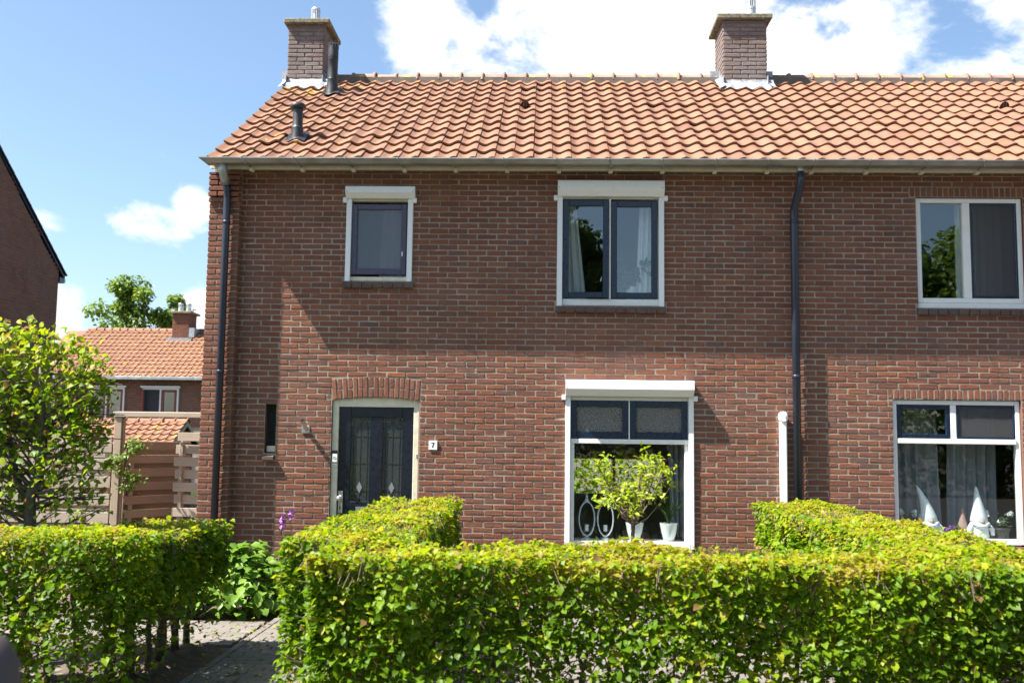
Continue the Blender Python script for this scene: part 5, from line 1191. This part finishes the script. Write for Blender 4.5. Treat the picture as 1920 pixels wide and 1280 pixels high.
# ------------------------------------------------------------------ what stands and hangs in the windows
def curtain(label, x0, x1, y, z0, z1, mat, xb0=None, xb1=None, folds=7, amp=.028):
    xb0 = x0 if xb0 is None else xb0; xb1 = x1 if xb1 is None else xb1; mb = MB(); nx, nz = folds*8, 8
    for j in range(nz+1):
        t = j/nz; a, b = x0+(xb0-x0)*(1-t), x1+(xb1-x1)*(1-t)
        for i in range(nx+1):
            u = i/nx; mb.v.append((a+(b-a)*u, y+amp*math.sin(u*folds*2*math.pi+.3*math.sin(t*5))*(1+.3*math.sin(i*.7)), z0+(z1-z0)*t))
    for j in range(nz):
        for i in range(nx): q = j*(nx+1)+i; mb.f.append((q, q+1, q+nx+2, q+nx+1))
    o = mb.build('curtain', mat, None, True); tag(o, label, 'curtain'); return o
curtain('white curtain at the left edge of the open bedroom window', .20, .36, .30, 3.22, 4.5, 'curtain_white', .20, .50, 3)
curtain('white gathered curtain at the right edge of the bedroom window', 1.10, 1.33, .26, 3.22, 4.5, 'curtain_white', 1.05, 1.33, 4)
curtain('pale curtain behind the frosted bathroom window', -1.86, -1.50, .26, 3.46, 4.4, 'curtain_white', -1.90, -1.50, 4, .015)
curtain('thin grey curtain hanging right in the living-room window', 1.42, 1.62, .45, .62, 2.3, 'curtain_grey', 1.47, 1.62, 3)
curtain('grey curtain hanging left behind the gnomes', 3.85, 4.52, .62, .62, 2.2, 'curtain_grey', 3.85, 4.58, 6, .035)
curtain('grey curtain hanging right behind the gnomes', 4.66, 5.2, .62, .62, 2.2, 'curtain_grey', 4.62, 5.2, 5, .035)
curtain('white net curtain in the upper window of the neighbour', 4.72, 5.25, .4, 3.3, 4.5, 'curtain_white', 4.72, 5.25, 6, .03)
curtain('patterned white net behind the fanlights of the living room', .33, 1.6, .3, 1.70, 2.14, 'curtain_grey', .33, 1.6, 12, .012)

def plant_pot(name, label, cat, x, y, z, prof, mat):
    t = thing(name, label, cat, (x, y, z)); mb = MB(); mb.lathe(prof, (x, y, z), 20); mb.build('pot', mat, t, True, 40); return t
def blades(t, x, y, z, n, h, mat='house_leaf', spread=.5):
    mb = MB()
    for k in range(n):
        d = Vector((random.gauss(0, spread), random.gauss(0, spread), 1)).normalized(); L_ = h*random.uniform(.6, 1.1); w = d.cross(Vector((random.random()-.5, random.random()-.5, 0)).normalized()).normalized()*.006; p0 = Vector((x, y, z)); p1 = p0+d*L_*.6; p2 = p0+d*L_+Vector((d.x*.06, d.y*.06, -.02))
        mb.quad(tuple(p0-w), tuple(p0+w), tuple(p1+w), tuple(p1-w)); mb.add((tuple(p1-w), tuple(p1+w), tuple(p2)), ((0, 1, 2),))
    tag(mb.build('foliage', mat, t), kind='stuff')
WP = [(.052, 0), (.060, .01), (.082, .09), (.096, .165), (.100, .19), (.092, .19), (.088, .17)]
for x, lb in ((1.033, 'white flower pot on the living-room sill directly behind the standard tree stem'), (1.408, 'white flower pot on the living-room sill at the right')):
    t = plant_pot('potted_plant', lb, 'potted plant', x, .20-.05, .62, WP, 'ceramic_white'); t['group'] = 'white pots on the living-room sill'; blades(t, x, .15, .80, 46, .34 if x > 1.2 else .26, spread=.28)
for x, lb in ((.505, 'oval silver lantern on the living-room sill, the left one of the pair'), (.711, 'oval silver lantern on the living-room sill, nearer the standard tree')):
    t = thing('oval_lantern', lb, 'lantern', (x, .15, .62), 'oval lanterns on the living-room sill')
    for dy in (-.03, .03):
        mb = MB(); mb.tube([(x+.086*math.cos(a), .15+dy, .62+.225+.185*math.sin(a)) for a in np.linspace(0, 2*math.pi, 33)], .0085, 6, False); mb.build('ring', 'lantern_grey', t, True)
    mb = MB(); mb.lathe([(.05, 0), (.05, .012), (.022, .025), (.018, .045)], (x, .15, .62), 16); mb.build('foot', 'lantern_grey', t, True, 40)
    mb = MB(); mb.lathe([(.012, .40), (.034, .415), (.02, .435), (.012, .45), (.016, .465), (.006, .485), (.003, .51)], (x, .15, .62), 12); mb.build('finial', 'lantern_grey', t, True, 40)
    mb = MB(); mb.lathe([(.022, .09), (.022, .16), (.004, .162)], (x, .15, .62), 12); mb.build('candle', 'ceramic_white', t, True, 40)
# plant in the bedroom window
t = plant_pot('potted_plant', 'leafy plant in a round green planter on a white pot in the bedroom window', 'potted plant', 1.0, .26, 3.30, [(.06, 0), (.062, .15), (.055, .15), (.05, .13)], 'ceramic_white')
mb = MB(); mb.lathe([(.03, 0), (.065, .03), (.085, .08), (.08, .13), (.05, .17)], (.965, .26, 3.45), 18); mb.build('planter', 'house_leaf', t, True)
m = 26; Lf = np.full(m, .12); P = np.array([1.02, .26, 3.62])+rng.normal(size=(m, 3))*np.array([.10, .05, .08]); leaf_cloud('leaves', 'house_leaf', P, unit(np.array([0, -.8, .4])+rng.normal(size=(m, 3))*.4), rng.normal(size=(m, 3)), Lf, Lf*.5, rng.random(m), t)
# knitted gnomes and flower pots in the neighbour's window
def gnome(label, x, y, z, s_, lean, mat):
    t = thing('garden_gnome', label, 'gnome', (x, y, z), 'gnome figures behind the neighbour glass')
    hat = lambda q: (lean*max(0, q-.28)**1.6*2.2*s_, 0)
    mb = MB(); mb.lathe([(.088*s_, .245*s_), (.094*s_, .255*s_), (.086*s_, .30*s_), (.066*s_, .38*s_), (.045*s_, .47*s_), (.027*s_, .55*s_), (.013*s_, .61*s_), (.004*s_, .635*s_)], (x, y, z), 16, hat); mb.build('hat', mat, t, True)
    mb = MB(); mb.lathe([(.075*s_, .06*s_), (.105*s_, .065*s_), (.10*s_, .12*s_), (.09*s_, .19*s_), (.085*s_, .25*s_)], (x, y, z), 16); mb.build('coat', mat, t, True)
    for sg in (-1, 1):
        mb = MB(); mb.lathe([(.032*s_, 0), (.035*s_, .03*s_), (.03*s_, .08*s_)], (x+sg*.045*s_, y, z), 10); mb.build('leg', 'gnome_skin', t, True)
        mb = MB(); mb.tube([(x+sg*.08*s_, y-.02*s_, z+.22*s_), (x+sg*.125*s_, y-.04*s_, z+.16*s_), (x+sg*.125*s_, y-.06*s_, z+.10*s_)], [.03*s_, .028*s_, .02*s_], 9); mb.build('arm', mat, t, True)
    mb = MB(); mb.tube([(x-.085*s_, y-.06*s_, z+.232*s_), (x-.03*s_, y-.10*s_, z+.205*s_), (x+.03*s_, y-.10*s_, z+.205*s_), (x+.085*s_, y-.06*s_, z+.232*s_)], [.018*s_, .024*s_, .024*s_, .018*s_], 8); mb.build('scarf', mat, t, True)
    mb = MB(); mb.lathe([(.004, -.02*s_), (.02*s_, -.012*s_), (.024*s_, 0), (.018*s_, .014*s_), (.003, .021*s_)], (x, y-.098*s_, z+.25*s_), 10); mb.build('nose', 'gnome_skin', t, True)
gnome('white gnome with a tall bent hat, left one behind the neighbour glass', 4.255, .19, .63, .99, -.30, 'gnome_white'); gnome('white gnome with a tall straight hat, right one behind the neighbour glass', 4.80, .19, .63, .99, -.05, 'gnome_white'); gnome('small pinkish gnome beside the right white gnome', 4.635, .22, .63, .62, .10, 'gnome_pink')
def flower_pot(label, x, y, z, blooms, mat='pot_dark', col='flower_white', h=.16):
    t = plant_pot('potted_plant', label, 'potted plant', x, y, z, [(.06, 0), (.085, h), (.092, h), (.092, h+.02), (.08, h+.02)], mat); m = 60; Lf = rng.uniform(.03, .06, m); P = np.array([x, y, z+h+.06])+rng.normal(size=(m, 3))*np.array([.06, .04, .045])
    leaf_cloud('foliage', 'house_leaf', P, unit(np.array([0, -.6, .6])+rng.normal(size=(m, 3))*.5), rng.normal(size=(m, 3)), Lf, Lf*.6, rng.random(m), t); fl = MB()
    for bx_, bz_ in blooms:
        for j in range(40):
            q = Vector((x+bx_, y, z+bz_))+Vector((random.gauss(0, .016), random.gauss(0, .016), random.gauss(0, .015))); d = Vector((random.gauss(0, 1), random.gauss(0, 1), random.gauss(0, 1))).normalized(); e = d.orthogonal().normalized()*.012; f = d.cross(e); fl.quad(tuple(q-e-f), tuple(q+e-f), tuple(q+e+f), tuple(q-e+f))
    tag(fl.build('blossoms', col, t), kind='stuff')
flower_pot('dark pot with white flowers at the left edge of the neighbour window', 4.00, .19, .63, ((-.05, .33), (.10, .32), (.20, .29)))
flower_pot('dark pot with white flowers at the right edge of the neighbour window', 5.04, .19, .63, ((-.16, .34), (0, .25), (.10, .33)))
flower_pot('small ivy pot with purple flowers between the gnomes', 4.56, .18, .63, ((-.11, .14), (-.06, .18)), 'ceramic_white', 'flower_purple', .05)
# terracotta pot by the dividing hedge, and the blurred timber bollard at the kerb
t = plant_pot('terracotta_pot', 'small terracotta pot half hidden at the end of the dividing hedge', 'pot', 2.33, -.62, .40, [(.09, 0), (.13, .20), (.14, .2), (.14, .24), (.12, .24)], 'terracotta')
mb = MB(); mb.box(2.14, 2.52, -.80, -.44, 0, .398, .01); o = mb.build('plinth', 'red_brick', t)
mb = MB(); mb.lathe([(.09, 0), (.09, 1.20), (.083, 1.27), (.06, 1.315), (.03, 1.335), (.003, 1.34)], (-1.084, -9.1, -.012), 24); o = mb.build('bollard', 'bollard_brown', None, True); tag(o, 'dark brown rounded bollard out of focus at the lower left corner', 'bollard')
